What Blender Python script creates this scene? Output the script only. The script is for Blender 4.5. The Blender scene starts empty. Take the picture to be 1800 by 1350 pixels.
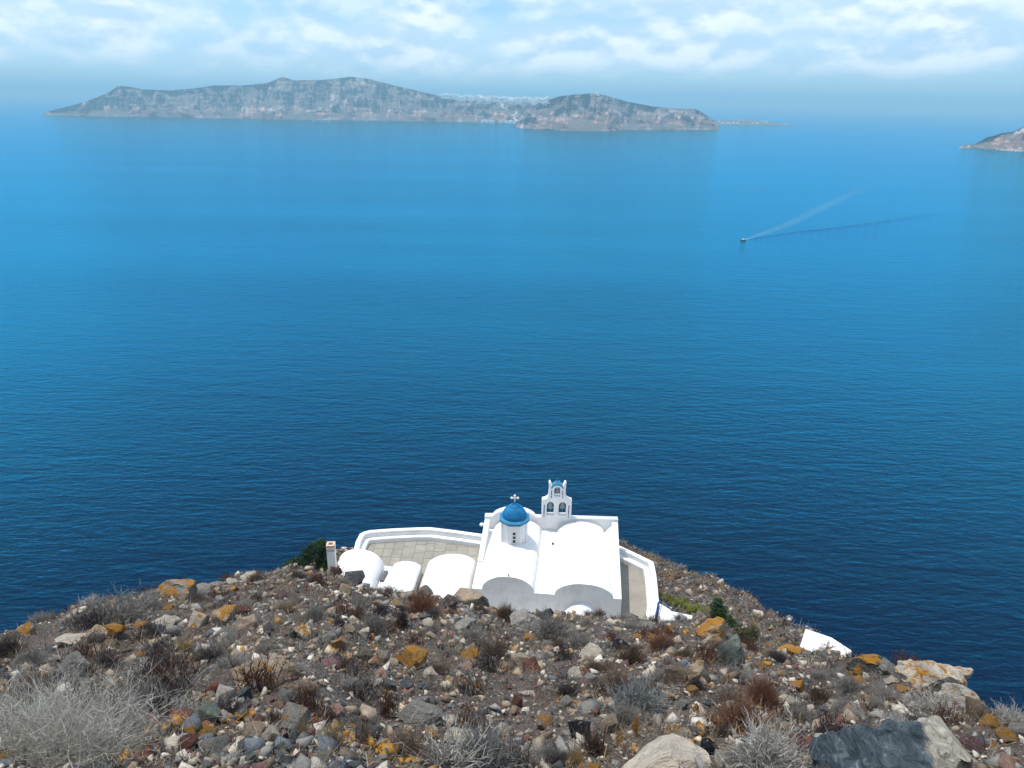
import bpy, bmesh, math, random
import numpy as np
from mathutils import Vector, Matrix
from mathutils.bvhtree import BVHTree

# ------------------------------------------------------------------ camera, sky, sun, exposure
SC = bpy.context.scene
COL = SC.collection
R = math.radians
CZ = 200.0                      # eye height above the sea
FPX = 1352.0                    # focal length in photograph pixels (1800 wide)
PITCH, ROLL = R(20.35), R(0.92)
fwd = np.array([0, math.cos(PITCH), -math.sin(PITCH)])
_u0 = np.array([0, math.sin(PITCH), math.cos(PITCH)])
_x0 = np.array([1.0, 0, 0])
rgt = math.cos(ROLL) * _x0 + math.sin(ROLL) * _u0
upv = -math.sin(ROLL) * _x0 + math.cos(ROLL) * _u0
cam = bpy.data.cameras.new('camera')
cam.sensor_width = 36.0
cam.lens = 36.0 * FPX / 1800.0
cam.clip_start = 0.1
cam.clip_end = 200000.0
cam_o = bpy.data.objects.new('camera', cam)
COL.objects.link(cam_o)
m = Matrix.Identity(4)
for i in range(3):
    m[i][0], m[i][1], m[i][2] = rgt[i], upv[i], -fwd[i]
m[2][3] = CZ
cam_o.matrix_world = m
SC.camera = cam_o

SUN_AZ, SUN_EL = R(-60), R(72)
world = bpy.data.worlds.new('World')
SC.world = world
world.use_nodes = True
SKY_STRENGTH = 0.094
sun = bpy.data.lights.new('sun', 'SUN')
sun.energy = 2.9
sun.angle = R(0.5)
sun.color = (1.0, 0.96, 0.9)
sun_o = bpy.data.objects.new('sun', sun)
COL.objects.link(sun_o)
sdir = Vector((math.sin(SUN_AZ) * math.cos(SUN_EL), math.cos(SUN_AZ) * math.cos(SUN_EL), math.sin(SUN_EL)))
sun_o.rotation_euler = (-sdir).to_track_quat('-Z', 'Y').to_euler()
sun_o.location = (-60, 40, 320)
SC.view_settings.view_transform = 'Standard'
SC.view_settings.look = 'None'
SC.view_settings.exposure = 0.56
SC.view_settings.gamma = 1.0
SC.view_settings.use_curve_mapping = False
SC.cycles.max_bounces = 6
SC.cycles.transparent_max_bounces = 8

# ------------------------------------------------------------------ node helpers
class NT:
    def __init__(s, tree):
        s.t = tree
    def n(s, kind, **kw):
        nd = s.t.nodes.new('ShaderNode' + kind)
        ins = kw.pop('ins', {})
        for k, v in kw.items():
            setattr(nd, k, v)
        for k, v in ins.items():
            s.put(nd.inputs[k], v)
        return nd
    def put(s, sock, v):
        if isinstance(v, bpy.types.NodeSocket):
            s.t.links.new(v, sock)
        elif isinstance(v, bpy.types.Node):
            s.t.links.new(v.outputs[0], sock)
        else:
            if sock.type == 'RGBA' and len(v) == 3:
                v = (*v, 1)
            sock.default_value = v
    def noise(s, vec, scale, detail=4, rough=0.55, dist=0.0):
        nd = s.n('TexNoise', ins={'Scale': scale, 'Detail': detail, 'Roughness': rough, 'Distortion': dist})
        if vec is not None:
            s.put(nd.inputs['Vector'], vec)
        return nd.outputs[0]
    def ramp(s, fac, stops, interp='LINEAR'):
        nd = s.n('ValToRGB')
        cr = nd.color_ramp
        cr.interpolation = interp
        while len(cr.elements) < len(stops):
            cr.elements.new(0.5)
        for e, (p, c) in zip(cr.elements, stops):
            e.position = p
            e.color = (*c, 1) if not isinstance(c, (int, float)) else (c, c, c, 1)
        s.put(nd.inputs[0], fac)
        return nd.outputs[0]
    def mix(s, fac, a, b, mode='MIX'):
        nd = s.n('Mix', data_type='RGBA', blend_type=mode)
        s.put(nd.inputs[0], fac); s.put(nd.inputs[6], a); s.put(nd.inputs[7], b)
        return nd.outputs[2]
    def math(s, op, a, b=0.0, clamp=False):
        nd = s.n('Math', operation=op, use_clamp=clamp)
        s.put(nd.inputs[0], a); s.put(nd.inputs[1], b)
        return nd.outputs[0]
    def mapv(s, vec, scale=(1, 1, 1), loc=(0, 0, 0), rot=(0, 0, 0)):
        nd = s.n('Mapping', ins={'Scale': scale, 'Location': loc, 'Rotation': rot})
        s.put(nd.inputs['Vector'], vec)
        return nd.outputs[0]
    def bump(s, h, strength, dist, normal=None):
        nd = s.n('Bump', ins={'Strength': strength, 'Distance': dist, 'Height': h})
        if normal is not None:
            s.put(nd.inputs['Normal'], normal)
        return nd.outputs[0]
    def vor(s, vec, scale, feature='F1', out=0, rand=1.0):
        nd = s.n('TexVoronoi', feature=feature, ins={'Scale': scale, 'Randomness': rand})
        s.put(nd.inputs['Vector'], vec)
        return nd.outputs[out]

def material(name, rough=0.85):
    mt = bpy.data.materials.new(name)
    mt.use_nodes = True
    t = NT(mt.node_tree)
    b = mt.node_tree.nodes['Principled BSDF']
    b.inputs['Roughness'].default_value = rough
    b.inputs['Specular IOR Level'].default_value = 0.25
    return mt, t, b

def geo_pos(t):
    return t.n('NewGeometry').outputs['Position']
def obj_co(t):
    return t.n('TexCoord').outputs['Object']

# ------------------------------------------------------------------ world shader: sky and cumulus bands
wt = NT(world.node_tree)
bg = world.node_tree.nodes['Background']
skn = wt.n('TexSky', sky_type='NISHITA', sun_disc=False)
skn.sun_elevation = SUN_EL
skn.sun_rotation = SUN_AZ
skn.altitude = 200
skn.air_density = 1.0
skn.dust_density = 0.4
skn.ozone_density = 3.0
gd = wt.n('TexCoord').outputs['Generated']
sep = wt.n('SeparateXYZ', ins={0: gd})
mp = wt.mapv(gd, (1.0, 1.0, 2.1), (0.35, 0.1, 0.06))
n1 = wt.noise(mp, 11.5, 9, 0.53, 0.0)
n1b = wt.noise(wt.mapv(gd, (1.0, 1.0, 6.0), (3.1, 0.4, 0.2)), 3.0, 4, 0.5)
cov = wt.math('ADD', n1, wt.math('MULTIPLY', wt.math('SUBTRACT', n1b, 0.5), 0.45))
low = wt.n('MapRange', ins={0: sep.outputs[2], 1: 0.0, 2: 0.045, 3: -0.34, 4: 0.06})
cov = wt.math('ADD', cov, low.outputs[0])
hi = wt.n('MapRange', ins={0: sep.outputs[2], 1: 0.10, 2: 0.7, 3: 0.0, 4: 0.0})
cov = wt.math('ADD', cov, hi.outputs[0])
cmask = wt.ramp(cov, [(0.36, 0.0), (0.70, 1.0)])
veil = wt.math('MULTIPLY', wt.ramp(n1b, [(0.30, 0.15), (0.60, 0.55)]), wt.math('ADD', wt.math('MULTIPLY', wt.math('MULTIPLY', sep.outputs[2], 14.0, True), 0.5), 0.5))
n2 = wt.noise(wt.mapv(gd, (1.0, 1.0, 2.1), (0.35, 0.1, 0.035)), 11.5, 6, 0.53, 0.0)
lit = wt.ramp(wt.math('ADD', wt.math('SUBTRACT', n1, n2), 0.5), [(0.42, (4.7, 6.2, 7.7)), (0.56, (8.0, 8.6, 9.0))])
skyb = wt.mix(1.0, skn.outputs[0], (0.60, 0.90, 1.24), 'MULTIPLY')
s1 = wt.mix(veil, skyb, (7.0, 8.2, 9.1))
s2 = wt.mix(wt.math('MULTIPLY', cmask, 0.9), s1, lit)
wt.put(bg.inputs['Color'], s2)
bg.inputs['Strength'].default_value = SKY_STRENGTH

# ------------------------------------------------------------------ geometry helpers
def ray(px, py):
    d = fwd * FPX + rgt * (px - 900.0) + upv * (675.0 - py)
    return d / np.linalg.norm(d)
def at_z(px, py, z):             # point of the line of sight at a height relative to the eye
    d = ray(px, py)
    return Vector(d * (z / d[2])) + Vector((0, 0, CZ))
def at_d(px, py, dist):          # point of the line of sight at a horizontal distance
    d = ray(px, py)
    return Vector(d * (dist / math.hypot(d[0], d[1]))) + Vector((0, 0, CZ))

def _hash(ix, iy, seed):
    h = (ix.astype(np.int64) * 374761393 + iy.astype(np.int64) * 668265263 + seed * 1442695041) & 0xFFFFFFFF
    h = ((h ^ (h >> 13)) * 1274126177) & 0xFFFFFFFF
    h = (h ^ (h >> 16)) & 0xFFFFFFFF
    return h / 4294967295.0
def vnoise(x, y, seed=0):
    xi, yi = np.floor(x), np.floor(y)
    xf, yf = x - xi, y - yi
    u = xf * xf * xf * (xf * (xf * 6 - 15) + 10)
    v = yf * yf * yf * (yf * (yf * 6 - 15) + 10)
    a, b = _hash(xi, yi, seed), _hash(xi + 1, yi, seed)
    c, d = _hash(xi, yi + 1, seed), _hash(xi + 1, yi + 1, seed)
    return (a + (b - a) * u) * (1 - v) + (c + (d - c) * u) * v
def fbm(x, y, seed=0, octv=4, gain=0.5):
    s, amp, tot = 0.0, 1.0, 0.0
    for o in range(octv):
        s = s + amp * (vnoise(x * 2 ** o, y * 2 ** o, seed + o * 17) - 0.5)
        tot += amp
        amp *= gain
    return s / tot * 2

def mesh_obj(name, verts, faces, mat=None, parent=None, smooth=False):
    me = bpy.data.meshes.new(name)
    me.from_pydata([tuple(v) for v in verts], [], [tuple(f) for f in faces])
    if mat:
        me.materials.append(mat)
    if smooth:
        me.polygons.foreach_set('use_smooth', [True] * len(me.polygons))
    me.update()
    return link(name, me, parent)
def link(name, me, parent=None):
    o = bpy.data.objects.new(name, me)
    COL.objects.link(o)
    if parent:
        o.parent = parent
    return o
def fast_mesh(name, V, F4, mat, colour=None, smooth=False):
    """numpy verts (n,3) + list of face index arrays (k,3) or (k,4)"""
    me = bpy.data.meshes.new(name)
    V = np.asarray(V, dtype=np.float32)
    me.vertices.add(len(V))
    me.vertices.foreach_set('co', V.ravel())
    loops = np.concatenate([f.ravel() for f in F4]).astype(np.int32)
    tot = np.concatenate([np.full(len(f), f.shape[1], dtype=np.int32) for f in F4])
    start = np.concatenate([[0], np.cumsum(tot)[:-1]]).astype(np.int32)
    me.loops.add(len(loops))
    me.loops.foreach_set('vertex_index', loops)
    me.polygons.add(len(tot))
    me.polygons.foreach_set('loop_start', start)
    me.polygons.foreach_set('loop_total', tot)
    if smooth:
        me.polygons.foreach_set('use_smooth', np.ones(len(tot), dtype=bool))
    if colour is not None:
        at = me.color_attributes.new('Col', 'FLOAT_COLOR', 'POINT')
        c4 = np.ones((len(V), 4), dtype=np.float32)
        c4[:, :3] = colour
        at.data.foreach_set('color', c4.ravel())
    me.materials.append(mat)
    me.update(calc_edges=True)
    me.validate()
    return me
def tag(o, label, cat, group=None):
    o['label'] = label
    o['category'] = cat
    if group:
        o['group'] = group
    return o
def struct(o, label=None):
    o['kind'] = 'structure'
    if label:
        o['label'] = label
    return o
def stuff(o, label, cat=None):
    o['kind'] = 'stuff'
    o['label'] = label
    if cat:
        o['category'] = cat
    return o
def empty(name, loc, rz=0.0):
    o = bpy.data.objects.new(name, None)
    COL.objects.link(o)
    o.location = loc
    o.rotation_euler = (0, 0, rz)
    o.empty_display_size = 0.2
    return o
def part_world(name, me, parent):
    """a part whose mesh is written in world coordinates under an empty without rotation"""
    o = link(name, me, parent)
    o.location = -parent.location
    return o

# ------------------------------------------------------------------ sea
sea_m = bpy.data.materials.new('sea_water')
sea_m.use_nodes = True
t = NT(sea_m.node_tree)
t.t.nodes.remove(t.t.nodes['Principled BSDF'])
pos = geo_pos(t)
patch = t.noise(t.mapv(pos, (0.00035, 0.0016, 0.001), rot=(0, 0, R(-8))), 1.0, 4, 0.55)
slick = t.noise(t.mapv(pos, (0.0006, 0.0045, 0.001), (5, 2, 0), rot=(0, 0, R(6))), 1.0, 5, 0.6)
b_col = t.mix(t.ramp(patch, [(0.35, 0.0), (0.65, 1.0)]), (0.0001, 0.0009, 0.014), (0.0001, 0.0024, 0.022))
wav1 = t.noise(t.mapv(pos, (0.026, 0.085, 0.05), rot=(0, 0, R(7))), 1.0, 3, 0.55, 0.4)
wav2 = t.noise(t.mapv(pos, (0.11, 0.27, 0.2), rot=(0, 0, R(-9))), 1.0, 4, 0.6, 0.3)
wav3 = t.noise(t.mapv(pos, (0.5, 0.9, 0.6), rot=(0, 0, R(14))), 1.0, 3, 0.6)
rough_area = t.ramp(slick, [(0.32, 0.62), (0.58, 1.0)])
h = t.math('ADD', t.math('MULTIPLY', wav1, 1.5), t.math('ADD', t.math('MULTIPLY', wav2, 1.3), t.math('MULTIPLY', wav3, 0.3)))
h = t.math('MULTIPLY', h, rough_area)
nrm = t.bump(h, 1.0, 0.66)
dif = t.n('BsdfDiffuse', ins={'Color': b_col})
glo = t.n('BsdfGlossy', ins={'Color': (0.04, 0.625, 1.0), 'Roughness': 0.08, 'Normal': nrm})
fre = t.n('Fresnel', ins={'IOR': 1.5, 'Normal': nrm})
frr = t.ramp(fre.outputs[0], [(0.04, 0.0), (0.10, 0.065), (0.22, 0.37), (0.42, 0.74), (1.0, 1.0)])
mxs = t.n('MixShader', ins={0: frr, 1: dif.outputs[0], 2: glo.outputs[0]})
t.t.links.new(mxs.outputs[0], t.t.nodes['Material Output'].inputs['Surface'])
rings = [0] + [60 * 1.17 ** k for k in range(47)]
rings = [r for r in rings if r < 75000] + [75000]
NS = 96
V, F = [(0, 0, 0)], []
for r in rings[1:]:
    V += [(r * math.cos(2 * math.pi * k / NS), r * math.sin(2 * math.pi * k / NS), 0) for k in range(NS)]
for k in range(NS):
    F.append((0, 1 + k, 1 + (k + 1) % NS))
for q in range(len(rings) - 2):
    a0 = 1 + q * NS
    for k in range(NS):
        F.append((a0 + k, a0 + NS + k, a0 + NS + (k + 1) % NS, a0 + (k + 1) % NS))
struct(mesh_obj('sea', V, F, sea_m), 'deep blue rippled sea')

# ------------------------------------------------------------------ haze: the air over the water
hz = bpy.data.materials.new('haze_air')
hz.use_nodes = True
ht = NT(hz.node_tree)
hz.node_tree.nodes.remove(hz.node_tree.nodes['Principled BSDF'])
pv = ht.n('VolumePrincipled', ins={'Color': (0.42, 0.77, 1.0), 'Density': 0.000105, 'Anisotropy': 0.0})
hz.node_tree.links.new(pv.outputs[0], hz.node_tree.nodes['Material Output'].inputs['Volume'])
S_, ZB, ZT = 76000.0, -6.0, 470.0
hv = [(x, y, z) for z in (ZB, ZT) for x, y in ((-S_, -S_), (S_, -S_), (S_, S_), (-S_, S_))]
hzo = mesh_obj('haze', hv, [(3, 2, 1, 0), (4, 5, 6, 7), (0, 1, 5, 4), (1, 2, 6, 5), (2, 3, 7, 6), (3, 0, 4, 7)], hz)
stuff(hzo, 'pale blue sea haze')

# ------------------------------------------------------------------ far islands
def interp(tab, x):
    xs, ys = zip(*tab)
    return np.interp(x, xs, ys)
isl_m, t, b = material('cliff_rock', 0.95)
pos = geo_pos(t)
sp = t.n('SeparateXYZ', ins={0: pos})
nb = t.noise(t.mapv(pos, (0.0016, 0.0016, 0.004)), 1.0, 4, 0.6)
zz = t.math('ADD', t.math('MULTIPLY', sp.outputs[2], 0.0028), t.math('MULTIPLY', t.math('SUBTRACT', nb, 0.5), 0.55))
strata = t.ramp(zz, [(0.0, (0.30, 0.19, 0.16)), (0.14, (0.26, 0.13, 0.10)), (0.24, (0.40, 0.29, 0.24)), (0.34, (0.16, 0.13, 0.12)),
                     (0.46, (0.27, 0.21, 0.19)), (0.58, (0.15, 0.135, 0.12)), (0.8, (0.21, 0.19, 0.15)), (1.0, (0.13, 0.13, 0.09))])
fine = t.noise(t.mapv(pos, (0.014, 0.014, 0.05)), 1.0, 5, 0.65)
pale = t.noise(t.mapv(pos, (0.006, 0.006, 0.0035), (3, 1, 7)), 1.0, 5, 0.6)
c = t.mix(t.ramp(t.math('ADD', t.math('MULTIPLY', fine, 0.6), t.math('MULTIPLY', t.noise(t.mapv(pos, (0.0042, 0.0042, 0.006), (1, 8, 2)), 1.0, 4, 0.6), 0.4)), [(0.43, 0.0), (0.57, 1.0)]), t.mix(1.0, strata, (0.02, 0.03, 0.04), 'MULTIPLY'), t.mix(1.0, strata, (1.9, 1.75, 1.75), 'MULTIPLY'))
c = t.mix(t.ramp(pale, [(0.58, 0.0), (0.68, 0.9)]), c, (0.60, 0.52, 0.47))
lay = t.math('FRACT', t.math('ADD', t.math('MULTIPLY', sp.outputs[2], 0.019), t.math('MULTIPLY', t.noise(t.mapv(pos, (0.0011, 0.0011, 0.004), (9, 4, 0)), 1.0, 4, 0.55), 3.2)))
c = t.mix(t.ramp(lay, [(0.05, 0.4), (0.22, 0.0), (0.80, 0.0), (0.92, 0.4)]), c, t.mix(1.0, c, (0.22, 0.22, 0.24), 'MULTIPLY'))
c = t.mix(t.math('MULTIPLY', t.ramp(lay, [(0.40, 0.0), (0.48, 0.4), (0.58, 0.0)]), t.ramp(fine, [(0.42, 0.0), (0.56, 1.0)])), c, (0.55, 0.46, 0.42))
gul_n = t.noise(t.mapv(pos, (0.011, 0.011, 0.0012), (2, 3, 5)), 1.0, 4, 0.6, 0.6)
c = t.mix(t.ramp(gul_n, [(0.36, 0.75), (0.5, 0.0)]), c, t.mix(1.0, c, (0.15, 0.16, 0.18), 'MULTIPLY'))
sn = t.n('SeparateXYZ', ins={0: t.n('NewGeometry').outputs['Normal']})
c = t.mix(t.ramp(sn.outputs[2], [(0.78, 0.0), (0.95, 0.9)]), c, (0.115, 0.098, 0.078))
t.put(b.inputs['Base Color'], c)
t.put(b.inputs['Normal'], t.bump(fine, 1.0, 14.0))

def island(name, ridge, shore, setback, ns, seed, gul=60.0, back=900.0, label=None):
    x0, x1 = shore[0][0], shore[-1][0]
    pxs = np.linspace(x0, x1, ns)
    nt_ = 46
    tt = np.concatenate([np.linspace(0, 1, nt_), 1 + np.linspace(0.06, 1, 12)])
    P = np.zeros((ns, len(tt), 3))
    for i, px in enumerate(pxs):
        sp_ = at_z(px, interp(shore, px), -CZ)
        dirh = np.array([sp_.x, sp_.y]); dc = np.hypot(*dirh); dirh = dirh / dc
        sb = interp(setback, px)
        # two steps: the ridge stands behind the shore at the same azimuth
        rp = at_d(px, interp(ridge, px), dc + sb)
        ddir = np.array([rp.x, rp.y]); ddir /= np.hypot(*ddir)
        zr = max(rp.z, 6.0)
        end = min(1.0, min(px - x0, x1 - px) / 40.0)
        for j, q in enumerate(tt):
            if q <= 1:
                s_ = px * 0.045
                g1 = abs(fbm(np.array(s_ * 0.55), np.array(q * 0.7 + 3), seed, 3)) * 2.2
                g2 = fbm(np.array(s_ * 3.1), np.array(q * 1.6), seed + 5, 4)
                prof = 0.18 * q + 0.82 * (q ** 0.75)
                st = 0.05 * math.sin(prof * 21 + 3 * float(fbm(np.array(s_ * .5), np.array(1.0), seed + 9, 2)))
                zq = zr * min(1.0, max(0.0, prof + st * q * (1 - q) * 2.5))
                wgt = math.sin(math.pi * min(q * 1.0, 1)) ** 0.6 if q < 1 else 0
                off = sb * q + gul * end * wgt * (0.8 * float(g1) + 0.7 * float(g2))
                zq += end * wgt * 0.07 * zr * float(g2)
                dd = dc + off
            else:
                k = q - 1
                dd = dc + sb + k * back
                zq = zr * (1 - k) ** 1.3 - 8 * k
            if j == 0:
                zq = -4.0
            P[i, j] = (ddir[0] * dd, ddir[1] * dd, zq)
    nt2 = len(tt)
    idx = np.arange(ns * nt2).reshape(ns, nt2)
    F = np.stack([idx[:-1, :-1], idx[1:, :-1], idx[1:, 1:], idx[:-1, 1:]], -1).reshape(-1, 4)
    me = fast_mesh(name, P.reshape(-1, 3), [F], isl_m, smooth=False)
    o = link(name, me)
    struct(o, label)
    return o, BVHTree.FromPolygons([tuple(v) for v in P.reshape(-1, 3)], [tuple(int(a) for a in f) for f in F])

ridge_a = [(72, 200), (95, 193), (120, 187), (150, 179), (190, 163), (208, 151), (225, 152), (250, 157), (300, 159), (345, 155), (375, 150),
           (430, 150), (470, 146), (497, 135), (515, 141), (560, 141), (600, 137), (617, 135), (650, 139), (700, 152), (740, 161),
           (775, 169), (830, 172), (880, 175), (930, 177), (980, 178), (1010, 190)]
shore_a = [(72, 201.5), (100, 203), (200, 205), (300, 206), (450, 209), (600, 211.5), (700, 212.5), (800, 214), (850, 216), (915, 217.5), (1010, 217)]
setb_a = [(72, 60), (130, 200), (208, 380), (350, 520), (500, 600), (620, 620), (780, 480), (930, 450), (1010, 450)]
isl_a, bvh_a = island('far_island', ridge_a, shore_a, setb_a, 620, 3, 260.0, label='long hazy far island with steep banded cliffs')
ridge_b = [(903, 217), (915, 203), (930, 190), (950, 181), (965, 175), (985, 169), (1010, 166), (1045, 164), (1065, 168), (1100, 178), (1150, 187.5), (1190, 191),
           (1222, 191.5), (1232, 196), (1245, 205), (1258, 213), (1265, 224)]
shore_b = [(903, 223), (920, 226), (960, 228), (1000, 229.5), (1060, 231), (1100, 228.5), (1200, 228.5), (1265, 228)]
setb_b = [(903, 60), (930, 300), (1000, 480), (1060, 520), (1150, 380), (1230, 260), (1265, 60)]
isl_b, bvh_b = island('far_headland', ridge_b, shore_b, setb_b, 300, 41, 200.0, 700.0, 'hazy rounded headland at the right end of the far island')
ridge_c = [(1245, 213), (1275, 211.5), (1310, 211), (1340, 212.5), (1365, 216), (1398, 220)]
shore_c = [(1245, 219), (1300, 219.5), (1350, 220), (1398, 221)]
isl_c, bvh_c = island('low_spit', ridge_c, shore_c, [(1245, 500), (1398, 200)], 90, 77, 12.0, 400.0, 'low hazy spit of land beyond the headland')
ridge_d = [(1706, 259), (1712, 255), (1722, 249), (1735, 241), (1745, 239), (1762, 233.5), (1778, 232), (1792, 226), (1810, 219), (1860, 205), (1950, 190), (2050, 200)]
shore_d = [(1706, 260), (1740, 262.5), (1780, 265.5), (1810, 267.5), (1900, 272), (2050, 280)]
isl_d, bvh_d = island('right_headland', ridge_d, shore_d, [(1706, 20), (1740, 170), (1800, 260), (2050, 320)], 170, 91, 90.0, 500.0, 'hazy headland cut by the right edge of the view')
ridge_e = [(1686, 259), (1692, 256), (1697, 254.5), (1703, 252), (1708, 253), (1711, 259)]
shore_e = [(1686, 259.6), (1698, 261), (1711, 261)]
isl_e, bvh_e = island('rock_islet', ridge_e, shore_e, [(1686, 15), (1698, 60), (1711, 30)], 40, 57, 10.0, 60.0, 'small rock islet off the right headland')

def hit_island(px, py, trees=(bvh_b, bvh_a, bvh_c, bvh_d, bvh_e)):
    best = None
    for tr in trees:
        loc, nrm, i, dist = tr.ray_cast(Vector((0, 0, CZ)), Vector(ray(px, py)))
        if loc is not None and (best is None or dist < best[1]):
            best = (loc, dist)
    return best[0] if best else None
# ------------------------------------------------------------------ the near hill and the lower spur
brow = [(-250, 1200, 8.5), (-100, 1150, 9.5), (0, 1127, 11), (60, 1112, 12), (200, 1072, 14), (280, 1040, 16), (340, 1036, 17), (490, 1004, 20), (590, 1008, 22), (650, 1030, 22),
        (700, 1042, 22), (750, 1050, 22), (800, 1056, 22), (860, 1074, 22), (900, 1083, 22), (1000, 1083, 22), (1100, 1089, 21), (1145, 1099, 20),
        (1200, 1096, 19), (1260, 1106, 17), (1300, 1130, 16), (1400, 1156, 15), (1450, 1184, 14), (1500, 1178, 13), (1600, 1168, 11.5),
        (1650, 1196, 10.5), (1700, 1232, 9), (1740, 1262, 8), (1800, 1288, 7), (1950, 1340, 6)]
bphi, bR, bS = [], [], []
EYE = 1.65
for px, py, D in brow:
    d = ray(px, py)
    tn = -d[2] / math.hypot(d[0], d[1])
    bphi.append(math.atan2(d[0], d[1])); bR.append(D); bS.append((tn * D - EYE) / D)
bphi += [R(75), R(180)]; bR += [6, 6]; bS += [0.35, -0.3]
bphi = [R(-180), R(-75)] + bphi; bR = [8, 8] + bR; bS = [-0.3, 0.25] + bS
spur = [(300, 1150, 26, .3), (430, 1040, 36, .3), (520, 1000, 43, .2), (600, 966, 47, .12), (700, 955, 52, .06), (850, 950, 55, .04), (1090, 952, 55, .06), (1130, 974, 53, .14),
        (1160, 992, 52, .2), (1210, 1008, 50, .40), (1270, 1024, 47, .5), (1340, 1072, 40, .5), (1410, 1114, 33, .5), (1480, 1160, 26, .45), (1560, 1230, 18, .4)]
sphi, sR, sZ, sM = [], [], [], []
for px, py, D, mm in spur:
    d = ray(px, py)
    sphi.append(math.atan2(d[0], d[1])); sR.append(D); sZ.append(d[2] / math.hypot(d[0], d[1]) * D); sM.append(mm)
PADZ = -31.0
pad_c = at_z(880, 1000, PADZ)
def ground_base(x, y):
    d = np.hypot(x, y)
    ph = np.arctan2(x, y)
    Rb, s = np.interp(ph, bphi, bR), np.interp(ph, bphi, bS)
    t_ = np.maximum(d - Rb, 0)
    kk = np.interp(ph, [R(-60), R(-22), R(-14), R(18), R(30)], [1.3, 1.1, .52, .6, 1.1])
    z1 = -(EYE + s * d) - kk * t_ * t_ / (t_ + 3)
    z1 = np.where(d > 60, z1 - (d - 60) * 1.2, z1)
    R2, Z2, M2 = np.interp(ph, sphi, sR), np.interp(ph, sphi, sZ), np.interp(ph, sphi, sM)
    t2 = np.maximum(d - R2, 0)
    z2 = Z2 + M2 * np.maximum(R2 - d, 0) - 1.7 * t2 * t2 / (t2 + 2)
    z2 = np.where((ph < sphi[0]) | (ph > sphi[-1]), -400, z2)
    out = np.maximum(z1, z2)
    # levelled ground under the chapel and its terraces
    w = np.clip((7.4 - np.abs(y - 43.2)) / 1.2 + 1, 0, 1) * np.clip((8.6 - np.abs(x + 1.4)) / 1.0 + 1, 0, 1)
    out = out * (1 - w) + np.minimum(out, PADZ) * w
    return np.maximum(out, -CZ - 6)
def ground(x, y):
    x, y = np.asarray(x, float), np.asarray(y, float)
    d = np.hypot(x, y)
    amp = np.clip((d - 1.5) / 3, 0, 1)
    z = ground_base(x, y)
    z = z + amp * (0.32 * fbm(x * 0.42, y * 0.42, 11, 3) + 0.11 * fbm(x * 1.7, y * 1.7, 23, 3) + 0.035 * fbm(x * 6.1, y * 6.1, 31, 2))
    far = np.clip((d - 26) / 6, 0, 1)
    z = z + far * (0.55 * fbm(x * 0.35, y * 0.35, 51, 4, .6) + .25 * fbm(x * 1.3, y * 1.3, 61, 3, .6))
    return z + CZ
def hit(px, py, d0=2.2, d1=75.0):
    d = ray(px, py)
    hh = math.hypot(d[0], d[1])
    ds = np.concatenate([np.arange(d0, 26, 0.02), np.arange(26, d1, 0.06)])
    xs, ys, zs = d[0] / hh * ds, d[1] / hh * ds, CZ + d[2] / hh * ds
    g = ground(xs, ys)
    k = np.argmax(zs <= g)
    if zs[k] > g[k]:
        return None
    return Vector((xs[k], ys[k], g[k]))

soil_m, t, b = material('stony_soil', 0.95)
pos = geo_pos(t)
big = t.noise(pos, 0.55, 5, 0.6)
med = t.noise(pos, 3.2, 5, 0.65)
fin = t.noise(pos, 22.0, 4, 0.7)
c = t.ramp(med, [(0.25, (0.024, 0.019, 0.016)), (0.5, (0.082, 0.066, 0.055)), (0.75, (0.19, 0.155, 0.125))])
c = t.mix(t.ramp(big, [(0.4, 0.0), (0.65, 0.7)]), c, (0.115, 0.086, 0.07))
cell = t.vor(pos, 26.0, out=1)
dist = t.vor(pos, 26.0, out=0)
spk = t.n('SeparateColor', ins={0: cell})
stone = t.ramp(spk.outputs[0], [(0.0, (0.05, 0.045, 0.04)), (0.45, (0.13, 0.105, 0.09)), (0.7, (0.30, 0.25, 0.21)), (0.88, (0.19, 0.09, 0.06)), (1.0, (0.5, 0.46, 0.40))])
c = t.mix(t.math('MULTIPLY', t.ramp(dist, [(0.30, 1.0), (0.5, 0.0)]), t.ramp(spk.outputs[1], [(0.35, 0.0), (0.5, 1.0)])), c, stone)
c = t.mix(t.ramp(fin, [(0.3, 0.45), (0.6, 0.0)]), c, (0.02, 0.017, 0.015))
t.put(b.inputs['Base Color'], c)
hgt = t.math('ADD', t.math('MULTIPLY', fin, 0.6), t.math('SUBTRACT', med, t.math('MULTIPLY', dist, 0.6)))
t.put(b.inputs['Normal'], t.bump(hgt, 1.0, 0.07))

def axis(lo, hi, step, out_lo, out_hi, grow=1.16):
    a = list(np.arange(lo, hi + 1e-6, step))
    s = step
    while a[-1] < out_hi:
        s *= grow; a.append(a[-1] + s)
    s = step; pre = []
    v = lo
    while v > out_lo:
        s *= grow; v -= s; pre.append(v)
    return np.array(pre[::-1] + a)
gx = axis(-15, 15, 0.12, -230, 230, 1.07)
gy = np.concatenate([axis(1.5, 26, 0.11, -60, 26.05, 1.2), axis(26.3, 57, 0.3, 26.2, 260, 1.12)])
gy = np.unique(np.round(gy, 4))
X, Y = np.meshgrid(gx, gy, indexing='ij')
Z = ground(X, Y)
idx = np.arange(X.size).reshape(X.shape)
F = np.stack([idx[:-1, :-1], idx[1:, :-1], idx[1:, 1:], idx[:-1, 1:]], -1).reshape(-1, 4)
hill = link('hillside', fast_mesh('hillside', np.stack([X, Y, Z], -1).reshape(-1, 3), [F], soil_m, smooth=True))
struct(hill, 'dark stony hillside falling steeply to the sea')
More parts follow.
